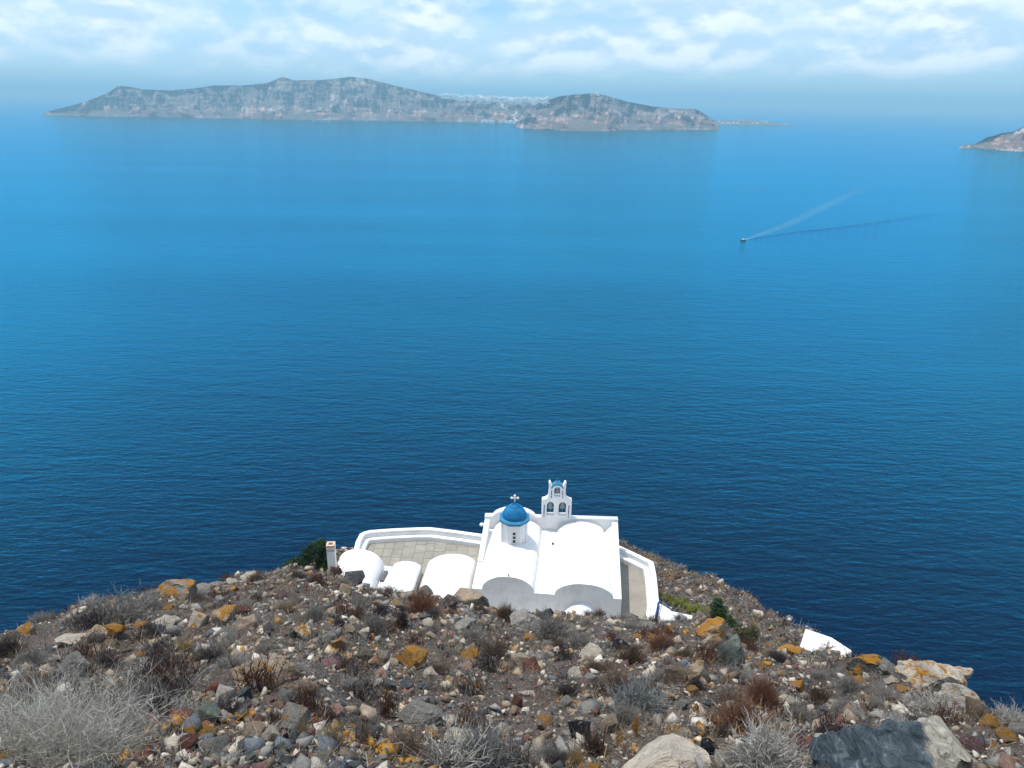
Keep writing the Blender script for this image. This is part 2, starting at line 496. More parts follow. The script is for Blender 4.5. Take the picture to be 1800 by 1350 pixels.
# ------------------------------------------------------------------ whitewashed chapel and its terraces
def project(P):
    v = np.array(P) - np.array([0, 0, CZ])
    dep = v @ fwd
    return 900 + FPX * (v @ rgt) / dep, 675 - FPX * (v @ upv) / dep, dep
def make_white(name, base, dirt, amount):
    mt, t, b = material(name, 0.85)
    pos = geo_pos(t)
    st = t.noise(pos, 0.9, 6, 0.65)
    fi = t.noise(pos, 7.0, 5, 0.7)
    streak = t.noise(t.mapv(pos, (6, 6, 0.7)), 1.0, 4, 0.6)
    f = t.math('MULTIPLY', t.ramp(st, [(0.48, 0.0), (0.72, 1.0)]), amount)
    c = t.mix(f, base, dirt)
    c = t.mix(t.math('MULTIPLY', t.ramp(streak, [(0.55, 0.0), (0.75, 1.0)]), amount * 0.7), c, dirt)
    t.put(b.inputs['Base Color'], c)
    t.put(b.inputs['Normal'], t.bump(t.math('ADD', fi, t.math('MULTIPLY', st, 2.0)), 0.5, 0.03))
    return mt
white_m = make_white('whitewash', (0.78, 0.78, 0.78), (0.58, 0.555, 0.52), 0.6)
white2_m = make_white('weathered_whitewash', (0.74, 0.73, 0.70), (0.52, 0.47, 0.40), 0.9)
def plain(name, col, rough=0.6, var=0.25, scale=6.0, metal=0.0, spec=0.3):
    mt, t, b = material(name, rough)
    n = t.noise(obj_co(t), scale, 5, 0.65)
    t.put(b.inputs['Base Color'], t.mix(t.ramp(n, [(0.3, 0.0), (0.7, 1.0)]), tuple(x * (1 - var) for x in col), tuple(min(1, x * (1 + var)) for x in col)))
    b.inputs['Metallic'].default_value = metal
    b.inputs['Specular IOR Level'].default_value = spec
    t.put(b.inputs['Normal'], t.bump(n, 0.3, 0.01))
    return mt
blue_m = plain('dome_blue_paint', (0.003, 0.145, 0.33), 0.7, 0.28, 2.2)
rim_m = plain('pale_blue_paint', (0.03, 0.175, 0.31), 0.7, 0.2, 3.0)
navy_m = plain('navy_paint', (0.008, 0.03, 0.13), 0.5)
pane_m = plain('window_glass', (0.01, 0.013, 0.017), 0.12, 0.2, 3.0, spec=0.5)
bell_m = plain('bell_bronze', (0.30, 0.33, 0.32), 0.45, 0.3, 8.0, 0.55)
rope_m = plain('rope', (0.30, 0.29, 0.27), 0.9)
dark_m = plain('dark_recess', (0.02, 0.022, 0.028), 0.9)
grey_m = plain('grey_metal', (0.10, 0.10, 0.11), 0.6)
conc_m, t, b = material('terrace_concrete', 0.9)
pos = geo_pos(t)
n = t.noise(pos, 0.8, 6, 0.65); n2 = t.noise(pos, 5.0, 5, 0.7)
c = t.ramp(n, [(0.3, (0.225, 0.205, 0.175)), (0.7, (0.325, 0.295, 0.25))])
c = t.mix(t.ramp(n2, [(0.35, 0.35), (0.6, 0.0)]), c, (0.16, 0.145, 0.12))
spot = t.noise(t.mapv(pos, (1.1, 1.5, 1), (4, 9, 0)), 1.0, 3, 0.6)
c = t.mix(t.ramp(spot, [(0.70, 0.0), (0.73, 0.8)]), c, (0.62, 0.59, 0.54))
t.put(b.inputs['Base Color'], c)
t.put(b.inputs['Normal'], t.bump(n2, 0.4, 0.02))
slab_m, t, b = material('terrace_slab', 0.9)
pos = geo_pos(t)
n = t.noise(pos, 1.3, 6, 0.65); n2 = t.noise(pos, 9.0, 5, 0.7)
rnd = t.n('ObjectInfo').outputs['Random']
c = t.mix(rnd, (0.27, 0.25, 0.215), (0.345, 0.315, 0.265))
c = t.mix(t.ramp(n, [(0.45, 0.0), (0.7, 0.6)]), c, (0.20, 0.19, 0.17))
c = t.mix(t.ramp(n2, [(0.3, 0.4), (0.55, 0.0)]), c, (0.17, 0.155, 0.13))
spot = t.noise(t.mapv(pos, (1.0, 1.6, 1), (2, 5, 0)), 1.0, 3, 0.6)
c = t.mix(t.ramp(spot, [(0.72, 0.0), (0.75, 0.8)]), c, (0.62, 0.59, 0.54))
t.put(b.inputs['Base Color'], c)
t.put(b.inputs['Normal'], t.bump(n2, 0.4, 0.02))
brick_m = plain('chimney_brick', (0.58, 0.42, 0.34), 0.9, 0.25, 9.0)

def prism_data(plan, zb, zt):
    n = len(plan)
    zt = [zt] * n if isinstance(zt, (int, float)) else zt
    zb = [zb] * n if isinstance(zb, (int, float)) else zb
    area = sum(plan[i][0] * plan[(i + 1) % n][1] - plan[(i + 1) % n][0] * plan[i][1] for i in range(n))
    if area < 0:
        plan, zt, zb = plan[::-1], zt[::-1], zb[::-1]
    V = [(p[0], p[1], z) for p, z in zip(plan, zb)] + [(p[0], p[1], z) for p, z in zip(plan, zt)]
    F = [tuple(range(n - 1, -1, -1)), tuple(range(n, 2 * n))] + [(i, (i + 1) % n, n + (i + 1) % n, n + i) for i in range(n)]
    return V, F
def part(name, V, F, mat, root, sub=None, bevel=0.0, smooth=False, seg=2):
    me = bpy.data.meshes.new(name)
    me.from_pydata([tuple(v) for v in V], [], [tuple(f) for f in F])
    me.materials.append(mat)
    if smooth:
        me.polygons.foreach_set('use_smooth', [True] * len(me.polygons))
        me.set_sharp_from_angle(angle=R(38))
    me.update()
    o = link(name, me, sub or root)
    if sub is None and root is not None:
        o.location = -root.location
    if bevel:
        md = o.modifiers.new('bevel', 'BEVEL')
        md.width = bevel; md.segments = seg; md.limit_method = 'ANGLE'; md.angle_limit = R(35)
    return o
def lathe(profile, c, n=32, closed=True):
    V, F = [], []
    for r, z in profile:
        V += [(c[0] + r * math.cos(2 * math.pi * k / n), c[1] + r * math.sin(2 * math.pi * k / n), c[2] + z) for k in range(n)]
    for q in range(len(profile) - 1):
        for k in range(n):
            a, b_ = q * n + k, q * n + (k + 1) % n
            F.append((a, b_, b_ + n, a + n))
    if closed:
        F.append(tuple(range(n - 1, -1, -1)))
        F.append(tuple(range((len(profile) - 1) * n, len(profile) * n)))
    return V, F
def vault(nl, nr, fl, fr, rise_n, rise_f, zskirt, seg=18, ln=8, jit=0.0):
    """barrel roof between a near and a far arc; the far end is closed, the ends reach down to zskirt"""
    V, F = [], []
    for i in range(ln + 1):
        f = i / ln
        l, r = nl.lerp(fl, f), nr.lerp(fr, f)
        rise = rise_n + (rise_f - rise_n) * f
        V.append((l.x, l.y, zskirt))
        for k in range(seg + 1):
            a = math.pi * k / seg
            p = l.lerp(r, 0.5 - 0.5 * math.cos(a))
            V.append((p.x, p.y, p.z + rise * math.sin(a) + jit * math.sin(i * 2.1 + k * 0.9)))
        V.append((r.x, r.y, zskirt))
    w = seg + 3
    for i in range(ln):
        for k in range(w - 1):
            F.append((i * w + k, i * w + k + 1, (i + 1) * w + k + 1, (i + 1) * w + k))
    F.append(tuple(range(w - 1, -1, -1)))
    F.append(tuple(range(ln * w, ln * w + w)))
    return V, F
def plate(name, outlines, origin, ux, thick, mat, root, sub=None, bevel=0.012):
    """flat wall with holes: outlines in metres (u right, w up), extruded along the wall's depth"""
    cu = bpy.data.curves.new(name, 'CURVE')
    cu.dimensions = '2D'; cu.fill_mode = 'BOTH'; cu.extrude = thick / 2; cu.bevel_depth = bevel; cu.bevel_resolution = 1
    for pts in outlines:
        s = cu.splines.new('POLY')
        s.points.add(len(pts) - 1)
        for p, (u, w) in zip(s.points, pts):
            p.co = (u, w, 0, 1)
        s.use_cyclic_u = True
    tmp = bpy.data.objects.new('tmp', cu)
    COL.objects.link(tmp)
    dg = bpy.context.evaluated_depsgraph_get()
    me = bpy.data.meshes.new_from_object(tmp.evaluated_get(dg))
    bpy.data.objects.remove(tmp)
    me.materials.clear(); me.materials.append(mat)
    ux = Vector(ux).normalized()
    uz = Vector((0, 0, 1))
    uy = ux.cross(uz)
    mm = Matrix((( ux.x, uz.x, uy.x, origin.x), (ux.y, uz.y, uy.y, origin.y), (ux.z, uz.z, uy.z, origin.z), (0, 0, 0, 1)))
    me.transform(mm)
    me.name = name
    o = link(name, me, sub or root)
    if sub is None and root is not None:
        o.location = -root.location
    return o

ZV, ZP, ZF = -28.0, -27.1, -30.2            # roof valley, parapet top, terrace floor (below the eye)
ZG = CZ + PADZ - 0.6
FL, FR = at_z(853, 908, ZP), at_z(1086, 914, ZP)
NL, NR = at_z(829, 1034, ZV), at_z(1093, 1054, ZV)
church = empty('chapel', ((NL.x + FR.x) / 2, (NL.y + FR.y) / 2, CZ + PADZ))
tag(church, 'white chapel with a bright blue dome and a small triple bell gable', 'chapel')
def qp(fu, fv):                              # plan point: fu across, fv from the near wall to the far wall
    return NL.lerp(NR, fu).lerp(FL.lerp(FR, fu), fv)
def lev(p, z):
    return Vector((p.x, p.y, CZ + z))
V, F = prism_data([(p.x, p.y) for p in (NL, NR, FR, FL)], ZG, CZ + ZV)
part('wall', V, F, white_m, church, bevel=0.03)
# two barrel vaults over the naves
V, F = vault(lev(qp(.07, .002), ZV), lev(qp(.42, .002), ZV), lev(qp(.07, .965), ZV), lev(qp(.43, .965), ZV), 1.0, 0.92, CZ + ZV - .3, 24, 10, 0.008)
part('vault', V, F, white_m, church, smooth=True)
V, F = vault(lev(qp(.557, .002), ZV), lev(qp(.945, .002), ZV), lev(qp(.55, .965), ZV), lev(qp(.90, .965), ZV), 0.88, 0.84, CZ + ZV - .3, 24, 10, 0.008)
part('vault', V, F, white_m, church, smooth=True)
# parapets
def strip_wall(name, a, b, wid, za0, za1, zb, mat=white_m, root=church, bevel=0.05, side=1):
    d = (b - a); d.z = 0; d.normalize()
    nrm = Vector((-d.y, d.x, 0)) * side
    pl = [a, b, b + nrm * wid, a + nrm * wid]
    V, F = prism_data([(p.x, p.y) for p in pl], zb, [za0, za1, za1, za0])
    return part(name, V, F, mat, root, bevel=bevel)
ufar = (FR - FL).normalized()
church_axis = ((FL - NL).normalized() * .5 + (FR - NR).normalized() * .5)
church_axis.z = 0; church_axis.normalize()
# far parapet with the raised gable behind the dome
kf = FPX / project(FL.lerp(FR, .4))[2]
cd = math.cos(R(30))
gc = at_z(904, 909, ZP)
o_ = FL
L_ = (FR - FL).length
uc = (904 - 853) / 233 * L_
out = [(0, -1.6), (L_, -1.6), (L_, -0.01)]
for k in range(13):
    a = math.pi * k / 12
    out.append((uc + 1.45 * math.cos(a) + (0.0), 0.02 + 0.60 * math.sin(a) ** 1.3))
out += [(0, 0.0)]
plate('parapet', [out], FL + Vector((0, 0.22, 0)), ufar, 0.4, white_m, church, bevel=0.03)
strip_wall('parapet', qp(0, .96), qp(0, .40), 0.34, CZ + ZP, CZ + ZV + 0.10, CZ + ZV - .2, side=1)
strip_wall('parapet', qp(1, .96), qp(1, 0.0), 0.42, CZ + ZP, CZ + ZV + 0.05, CZ + ZV - .2, side=-1)
# sloping plaster between right parapet and vault
a0, a1 = qp(.955, .96), qp(.955, .01)
V = [lev(qp(.90, .96), ZV + .03), lev(qp(.958, .96), ZV + .62), lev(qp(.958, .0), ZV + .03), lev(qp(.93, .0), ZV + .02), lev(qp(.90, .96), ZV - .1), lev(qp(.958, .96), ZV - .1), lev(qp(.958, .0), ZV - .1), lev(qp(.93, .0), ZV - .1)]
part('plaster_fillet', V, [(3, 2, 1, 0), (4, 5, 6, 7), (0, 1, 5, 4), (1, 2, 6, 5), (2, 3, 7, 6), (3, 0, 4, 7)], white_m, church)
# apse: half dome against the near wall
ac = lev(NL.lerp(NR, .735), -29.62)
prof = [(1.15, -2.0), (1.15, 0.0)] + [(1.15 * math.cos(R(a)), 1.15 * math.sin(R(a))) for a in range(8, 90, 8)] + [(0.02, 1.15)]
V, F = lathe(prof, ac + Vector((0, 0.1, 0)), 40)
part('apse', V, F, white_m, church, smooth=True)
# drum, cornice, dome, cross
front = at_z(903.5, 957, -27.05)
dc_ = front + Vector((0, 0.86, 0))
dc_.z = CZ - 27.25
ph0 = -math.pi / 2 - math.pi / 8
bm = bmesh.new()
rd, hd = 0.90, 1.60
ring = [[bm.verts.new((dc_.x + rd * math.cos(ph0 + k * math.pi / 4), dc_.y + rd * math.sin(ph0 + k * math.pi / 4), dc_.z + z)) for k in range(8)] for z in (-0.4, hd)]
sides = [bm.faces.new((ring[0][k], ring[0][(k + 1) % 8], ring[1][(k + 1) % 8], ring[1][k])) for k in range(8)]
bm.faces.new(ring[1]); bm.faces.new(ring[0][::-1])
me = bpy.data.meshes.new('drum'); bm.to_mesh(me); bm.free(); me.materials.append(white_m)
drum = link('drum', me, church); drum.location = -church.location
md = drum.modifiers.new('bevel', 'BEVEL'); md.width = 0.02; md.segments = 2
def drum_face(k, u, w, dep):              # point on drum side k
    a = ph0 + (k + .5) * math.pi / 4
    n_ = Vector((math.cos(a), math.sin(a), 0)); tn = Vector((-math.sin(a), math.cos(a), 0))
    return dc_ + n_ * (rd * math.cos(math.pi / 8) + dep) + tn * u + Vector((0, 0, w))
def face_arch(k, hw, w0, w1, dep, thick, arch=True):
    pts = [(-hw, w0), (hw, w0), (hw, w1)]
    if arch:
        pts += [(hw * math.cos(math.pi * q / 8), w1 + hw * math.sin(math.pi * q / 8)) for q in range(1, 8)]
    pts += [(-hw, w1)]
    n_ = len(pts)
    V = [drum_face(k, u, w, dep + thick) for u, w in pts] + [drum_face(k, u, w, dep) for u, w in pts]
    F = [tuple(range(n_)), tuple(range(2 * n_ - 1, n_ - 1, -1))] + [(i, n_ + i, n_ + (i + 1) % n_, (i + 1) % n_) for i in range(n_)]
    return V, F
for k in range(8):                        # corner pilasters leave each side as a shallow blind niche
    for sgn in (-1, 1):
        V = []
        for dep in (0.045, -0.03):
            for u, w in ((sgn * .345, .1), (sgn * .215, .1), (sgn * .215, hd - .06), (sgn * .345, hd - .06)):
                V.append(drum_face(k, u, w, dep))
        F = [(0, 1, 2, 3), (7, 6, 5, 4), (0, 4, 5, 1), (1, 5, 6, 2), (2, 6, 7, 3), (3, 7, 4, 0)]
        part('pilaster', V, F, white_m, church, sub=drum)
V, F = face_arch(0, 0.165, 0.24, 1.12, 0.0, 0.03)
part('window_frame', V, F, white_m, church, sub=drum)
for w in (0.32, 0.60, 0.88):
    V, F = face_arch(0, 0.095, w, w + 0.20, 0.0, 0.038, False)
    part('window_pane', V, F, pane_m, church, sub=drum)
corn = []
V, F = [], []
for r_, z in ((rd + .02, hd - .10), (rd + .15, hd + .02), (rd + .15, hd + .13), (rd - .06, hd + .22)):
    V += [(dc_.x + r_ * math.cos(ph0 + k * math.pi / 4), dc_.y + r_ * math.sin(ph0 + k * math.pi / 4), dc_.z + z) for k in range(8)]
for q in range(3):
    F += [(q * 8 + k, q * 8 + (k + 1) % 8, q * 8 + 8 + (k + 1) % 8, q * 8 + 8 + k) for k in range(8)]
F += [tuple(range(7, -1, -1)), tuple(range(24, 32))]
part('cornice', V, F, rim_m, church, bevel=0.012)
rb = 0.80
prof = [(rb, 0.14), (rb, 0.2)] + [(rb * math.cos(R(a)), 0.2 + rb * 1.02 * math.sin(R(a))) for a in range(5, 68, 5)]
r0, z0 = prof[-1]
prof += [(r0 + .012, z0 + .01), (r0 - .02, z0 + .055), (0.2, z0 + 0.125), (0.11, z0 + .18), (0.05, z0 + .25), (0.015, z0 + .33)]
V, F = lathe(prof, dc_ + Vector((0, 0, hd)), 40)
dome = part('dome', V, F, blue_m, church, smooth=True)
def cross_data(c, h, w, bar, knob):
    V, F = [], []
    def box(x0, x1, y0, y1, z0, z1):
        i = len(V)
        V.extend([(c.x + x, c.y + y, c.z + z) for z in (z0, z1) for x, y in ((x0, y0), (x1, y0), (x1, y1), (x0, y1))])
        F.extend([(i + 3, i + 2, i + 1, i), (i + 4, i + 5, i + 6, i + 7), (i, i + 1, i + 5, i + 4), (i + 1, i + 2, i + 6, i + 5), (i + 2, i + 3, i + 7, i + 6), (i + 3, i, i + 4, i + 7)])
    box(-bar, bar, -bar, bar, 0, h)
    box(-w, -bar, -bar * .9, bar * .9, h * .55, h * .55 + 2 * bar)
    box(bar, w, -bar * .9, bar * .9, h * .55, h * .55 + 2 * bar)
    for x, z in ((0, h), (-w, h * .55 + bar), (w, h * .55 + bar)):
        i = len(V)
        pr = [(knob * math.sin(R(a)), -knob * math.cos(R(a))) for a in range(10, 180, 32)]
        v2, f2 = lathe(pr, Vector((c.x + x, c.y, c.z + z)), 8)
        V.extend(v2); F.extend([tuple(i + q for q in f) for f in f2])
    return V, F
V, F = cross_data(dc_ + Vector((0, 0, hd + z0 + .30)), 0.44, 0.20, 0.038, 0.085)
part('cross', V, F, white_m, church, sub=dome)
# bell gable on the far wall
bo = FL.lerp(FR, (978 - 853) / 233) + Vector((0, .22, 0))
kx, ky, dep_ = project(bo)
kpx = FPX / dep_
def bw(x, y):
    return ((x - 978) / kpx / 1.06, (913.5 - y) / (kpx * math.cos(R(30.2))) / 1.08)
outer = [(951, 918), (951, 880.5), (955.5, 879.5), (960, 877), (962.5, 874), (963.2, 862), (962.5, 849.5), (964.3, 848.8), (966.3, 853), (968.4, 857.2)]
arch = [(978 - 9.6 * math.cos(math.pi * k / 10), 857.2 - 4.8 * math.sin(math.pi * k / 10)) for k in range(1, 10)]
outl = outer + arch + [(1956 - x, y) for x, y in outer[::-1]]
def hole(x0, x1, yb, ysp, ytop):
    cx, hw = (x0 + x1) / 2, (x1 - x0) / 2
    return [(x0, yb), (x0, ysp)] + [(cx - hw * math.cos(math.pi * k / 10), ysp - (ysp - ytop) * math.sin(math.pi * k / 10)) for k in range(1, 10)] + [(x1, ysp), (x1, yb)]
holes = [hole(972, 984, 874, 862, 856.2), hole(959.2, 973.6, 908.5, 891, 883), hole(981.4, 996.2, 908.5, 891, 883),
         hole(953.6, 956.6, 912, 890, 888.5), hole(999.2, 1002.2, 912, 890, 888.5), hole(966.4, 969.2, 877, 863, 861.6), hole(986.9, 989.6, 877, 863, 861.6)]
belfry = plate('belfry', [[bw(x, y) for x, y in pts] for pts in [outl] + holes], bo, ufar, 0.40, white_m, church, bevel=0.018)
arcr = [(978 - 11.2 * math.cos(math.pi * k / 12), 858.6 - 7.6 * math.sin(math.pi * k / 12) ** 1.1) for k in range(13)] + [(978 + 9.4 * math.cos(math.pi * k / 12), 858.4 - 5.4 * math.sin(math.pi * k / 12)) for k in range(13)]
plate('arch_roof', [[bw(x, y) for x, y in arcr]], bo, ufar, 0.46, rim_m, church, sub=belfry, bevel=0.01)
def bpt(x, y):
    u, w = bw(x, y)
    return bo + ufar * u + Vector((0, 0, w))
V, F = cross_data(bpt(978, 851.5), 0.30, 0.13, 0.022, 0.04)
part('cross', V, F, rim_m, church, sub=belfry)
for x, y, s in ((966.4, 884.5, 1.0), (988.8, 884.5, 0.94), (978.4, 857.5, 0.82)):
    c0 = bpt(x, y)
    pr = [(.215, -.50), (.20, -.47), (.165, -.40), (.135, -.28), (.12, -.16), (.085, -.09), (.04, -.06), (.03, -.0), (.03, .04)]
    V, F = lathe([(r_ * s, z * s) for r_, z in pr], c0, 20)
    part('bell', V, F, bell_m, church, sub=belfry, smooth=True)
    V, F = lathe([(0.016, -1.0 * s), (0.016, -.42 * s)], c0, 6)
    part('bell_rope', V, F, rope_m, church, sub=belfry)
V, F = prism_data([(p.x, p.y) for p in (bpt(1000, 0) * 0 + lev(qp(.515, .74), 0), lev(qp(.53, .74), 0), lev(qp(.53, .75), 0), lev(qp(.515, .75), 0))], CZ + ZV - .02, CZ + ZV + .14)
part('roof_drain', V, F, dark_m, church)
gp_ = lev(NL.lerp(NR, .247) + Vector((0, .12, 0)), ZV + .97)
V, F = prism_data([(gp_.x - .05, gp_.y - .05), (gp_.x + .05, gp_.y - .05), (gp_.x + .05, gp_.y + .05), (gp_.x - .05, gp_.y + .05)], gp_.z, gp_.z + .22)
part('gable_post', V, F, white2_m, church)

lamp = empty('wall_lamp', at_z(850, 922, ZP - .25) + Vector((0, 0, 0)))
tag(lamp, 'small white rounded lamp sticking out left of the chapel parapet', 'lamp')
c0 = lamp.location
V, F = lathe([(.02, -.1), (.13, -.07), (.16, 0), (.13, .07), (.04, .11)], Vector((c0.x - .12, c0.y, c0.z)), 16)
part('lamp_shade', V, F, white_m, lamp, smooth=True)
V, F = prism_data([(c0.x - .05, c0.y - .03), (c0.x + .22, c0.y - .03), (c0.x + .22, c0.y + .03), (c0.x - .05, c0.y + .03)], c0.z - .03, c0.z + .03)
part('bracket', V, F, grey_m, lamp)

# terrace: one parapet with a bench inside it, all round the seaward side
ZPT = ZF + 0.75
par_px = [(621, 968), (625, 952), (632, 938), (640, 934), (650, 931.5), (690, 928.5), (737, 926.5), (758, 926.5), (800, 931.5), (846, 938), (900, 941), (960, 944), (1030, 950), (1086, 957),
          (1120, 973), (1149, 987), (1153.5, 1008), (1156, 1030), (1158.5, 1058), (1153.5, 1098)]
outer = [at_z(x, y, ZPT) for x, y in par_px]
def offset_line(pts, dist):
    res = []
    for i, p in enumerate(pts):
        a, b_ = pts[max(i - 1, 0)], pts[min(i + 1, len(pts) - 1)]
        d1 = (p - a) if i else (b_ - p)
        d2 = (b_ - p) if i < len(pts) - 1 else (p - a)
        d1 = Vector((d1.x, d1.y, 0)).normalized(); d2 = Vector((d2.x, d2.y, 0)).normalized()
        n1, n2 = Vector((d1.y, -d1.x, 0)), Vector((d2.y, -d2.x, 0))
        mm = (n1 + n2).normalized()
        res.append(p + mm * dist / max(0.5, mm.dot(n1)))
    return res
def run_wall(name, A, B, zb, zt, root, bevel=0.05):
    n_ = len(A)
    V = [(p.x, p.y, zb) for p in A] + [(p.x, p.y, zb) for p in B] + [(p.x, p.y, zt) for p in A] + [(p.x, p.y, zt) for p in B]
    F = []
    for i in range(n_ - 1):
        F += [(i, i + 1, 2 * n_ + i + 1, 2 * n_ + i), (n_ + i + 1, n_ + i, 3 * n_ + i, 3 * n_ + i + 1), (2 * n_ + i, 2 * n_ + i + 1, 3 * n_ + i + 1, 3 * n_ + i), (i + 1, i, n_ + i, n_ + i + 1)]
    F += [(n_, 0, 2 * n_, 3 * n_), (n_ - 1, 2 * n_ - 1, 4 * n_ - 1, 3 * n_ - 1)]
    return part(name, V, F, white_m, root, bevel=bevel)
terr = empty('terrace', at_z(740, 960, PADZ))
tag(terr, 'stone paved terrace around the chapel behind a low white parapet with a bench', 'terrace')
i1, i2 = offset_line(outer, 0.36), offset_line(outer, 0.70)
run_wall('parapet', outer, i1, ZG - 2.2, CZ + ZPT, terr)
run_wall('bench', offset_line(outer, 0.34), i2, ZG, CZ + ZF + 0.36, terr)
# base floor
lo = [at_z(593, 1005, ZF), at_z(1150, 1105, ZF)]
plan = [(p.x, p.y) for p in offset_line(outer, 0.4)] + [(lo[1].x, lo[1].y - .6), (lo[0].x, lo[0].y - 3.0)]
V, F = prism_data(plan, ZG - .3, CZ + ZF)
part('floor', V, F, conc_m, terr)
# added white yard, out of view, bounces light onto the chapel's near wall
ya, yb_ = NL - church_axis * 0.1, NR - church_axis * 0.1
yd = [ya - ufar * 0.2, yb_ + ufar * 0.1, yb_ + ufar * .1 - church_axis * 3.1, ya - ufar * .2 - church_axis * 3.4]
V, F = prism_data([(p.x, p.y) for p in yd], ZG - .6, CZ + PADZ + .12)
part('added_bounce_floor', V, F, white_m, terr)
rw = [yd[3], yd[2], yd[2] - church_axis * .3, yd[3] - church_axis * .3]
V, F = prism_data([(p.x, p.y) for p in rw], ZG - .6, CZ + PADZ + 1.3)
part('added_bank_wall', V, F, white_m, terr, bevel=0.03)  # low wall added with the bounce yard, likewise unseen
# slabs of the left terrace, clipped by the bench line
clip = [(p.x, p.y) for p in i2[2:10]]
def clip_poly(poly, line):
    for q in range(len(line) - 1):
        (ax, ay), (bx_, by_) = line[q], line[q + 1]
        nx, ny = (by_ - ay), -(bx_ - ax)
        res = []
        for i in range(len(poly)):
            p, c2 = poly[i], poly[(i + 1) % len(poly)]
            dp = (p[0] - ax) * nx + (p[1] - ay) * ny
            dq = (c2[0] - ax) * nx + (c2[1] - ay) * ny
            if dp >= 0:
                res.append(p)
            if (dp >= 0) != (dq >= 0):
                f = dp / (dp - dq)
                res.append((p[0] + (c2[0] - p[0]) * f, p[1] + (c2[1] - p[1]) * f))
        poly = res
        if len(poly) < 3:
            return []
    return poly
rr = random.Random(5)
ax0, ax1 = min(p[0] for p in clip) - .3, max(p[0] for p in clip)
xx = ax0
while xx < ax1:
    wd = rr.uniform(0.62, 0.86)
    yy = 41.2 + rr.uniform(0, .6)
    while yy < 52:
        hh_ = rr.uniform(0.85, 1.35)
        g = 0.014
        pl = clip_poly([(xx + g, yy + g), (xx + wd - g, yy + g), (xx + wd - g + .02, yy + hh_ - g), (xx + g + .02, yy + hh_ - g)], clip)
        ar = abs(sum(pl[i][0] * pl[(i + 1) % len(pl)][1] - pl[(i + 1) % len(pl)][0] * pl[i][1] for i in range(len(pl)))) / 2 if pl else 0
        if ar > 0.04:
            V, F = prism_data(pl, CZ + ZF - .02, CZ + ZF + .028 + rr.uniform(0, .008))
            part('paving_slab', V, F, slab_m, terr)
        yy += hh_
    xx += wd

# vaulted cells on the left
def cell(name, label, lx, ly, cx, cy, rx, ry, zval, length, rise, jit=0.004, mat=white_m):
    fl, fr = at_z(lx, ly, zval), at_z(rx, ry, zval)
    ax = (church_axis)
    nl, nr = fl - ax * length, fr - ax * length
    root = empty(name, ((fl.x + nr.x) / 2, (fl.y + nr.y) / 2, CZ + PADZ))
    tag(root, label, 'house')
    V, F = prism_data([(p.x, p.y) for p in (nl, nr, fr, fl)], ZG, CZ + zval - .002)
    part('wall', V, F, mat, root)
    V, F = vault(nl, nr, fl, fr, rise * 1.02, rise, CZ + zval - .25, 26, 8, jit)
    part('vault', V, F, mat, root, smooth=True)
    return root, nl, nr, fl, fr
hA = cell('vaulted_house', 'leftmost white vaulted house beside the chimney', 595.5, 989, 634, 964, 675.5, 996, -29.75, 6.0, 1.22)
hB = cell('vaulted_house', 'smallest white vaulted house between two larger round roofs', 691, 996.5, 716, 985, 741, 998.5, -29.75, 5.2, 0.50)
hC = cell('vaulted_house', 'broad white vaulted house against the left side of the chapel', 751, 996, 795, 975, 838, 993, -29.7, 6.2, 0.93)
# flat roof link between A and B, with a thin dark grey wedge in the gap
l0, l1 = at_z(675, 994, -29.8), at_z(692, 996, -29.8)
V, F = prism_data([(p.x, p.y) for p in (l0 - church_axis * 5, l1 - church_axis * 5, l1, l0)], ZG, CZ - 29.82)
part('flat_roof', V, F, white_m, hB[0], bevel=0.02)
pA, pB = at_z(669, 1021, -29.72), at_z(677, 1004, -29.72)
V, F = prism_data([(pA.x - .05, pA.y), (pA.x + .16, pA.y), (pB.x + .20, pB.y), (pB.x - .06, pB.y)], CZ - 29.85, CZ - 29.66)
part('grey_wedge', V, F, grey_m, hB[0])
# chimney, part of the leftmost house
cb = at_d(585, 1004, 42.6)
def solve_h(P, ypx):
    a, b_ = 0.0, 12.0
    for _ in range(40):
        c_ = (a + b_) / 2
        if project(P + Vector((0, 0, c_)))[1] > ypx: a = c_
        else: b_ = c_
    return a
hc = solve_h(cb, 966)
wc = 14.0 / FPX * project(cb)[2] / 2
def sq(c, w, rot=.1):
    return [(c.x + w * 1.414 * math.cos(rot + math.pi / 4 + k * math.pi / 2), c.y + w * 1.414 * math.sin(rot + math.pi / 4 + k * math.pi / 2)) for k in range(4)]
V, F = prism_data(sq(cb, wc), cb.z - 2.0, cb.z + hc)
chim = part('chimney', V, F, white_m, hA[0], bevel=0.03)
for lay in range(3):                       # crown of bricks round a dark flue
    for k in range(4):
        a = .1 + k * math.pi / 2 + (.0 if lay % 2 else math.pi / 4 * 0)
        c_ = cb + Vector((math.cos(a), math.sin(a), 0)) * (wc * .78)
        tn = Vector((-math.sin(a), math.cos(a), 0)); nn = Vector((math.cos(a), math.sin(a), 0))
        lw = wc * (1.02 if (k + lay) % 2 else .56)
        pl = [c_ + tn * lw - nn * wc * .26, c_ + tn * lw + nn * wc * .26, c_ - tn * lw + nn * wc * .26, c_ - tn * lw - nn * wc * .26]
        z0_ = cb.z + hc + lay * .145
        V, F = prism_data([(p.x, p.y) for p in pl], z0_ + .004, z0_ + .135)
        part('brick', V, F, brick_m if lay != 1 else white2_m, hA[0], sub=chim)
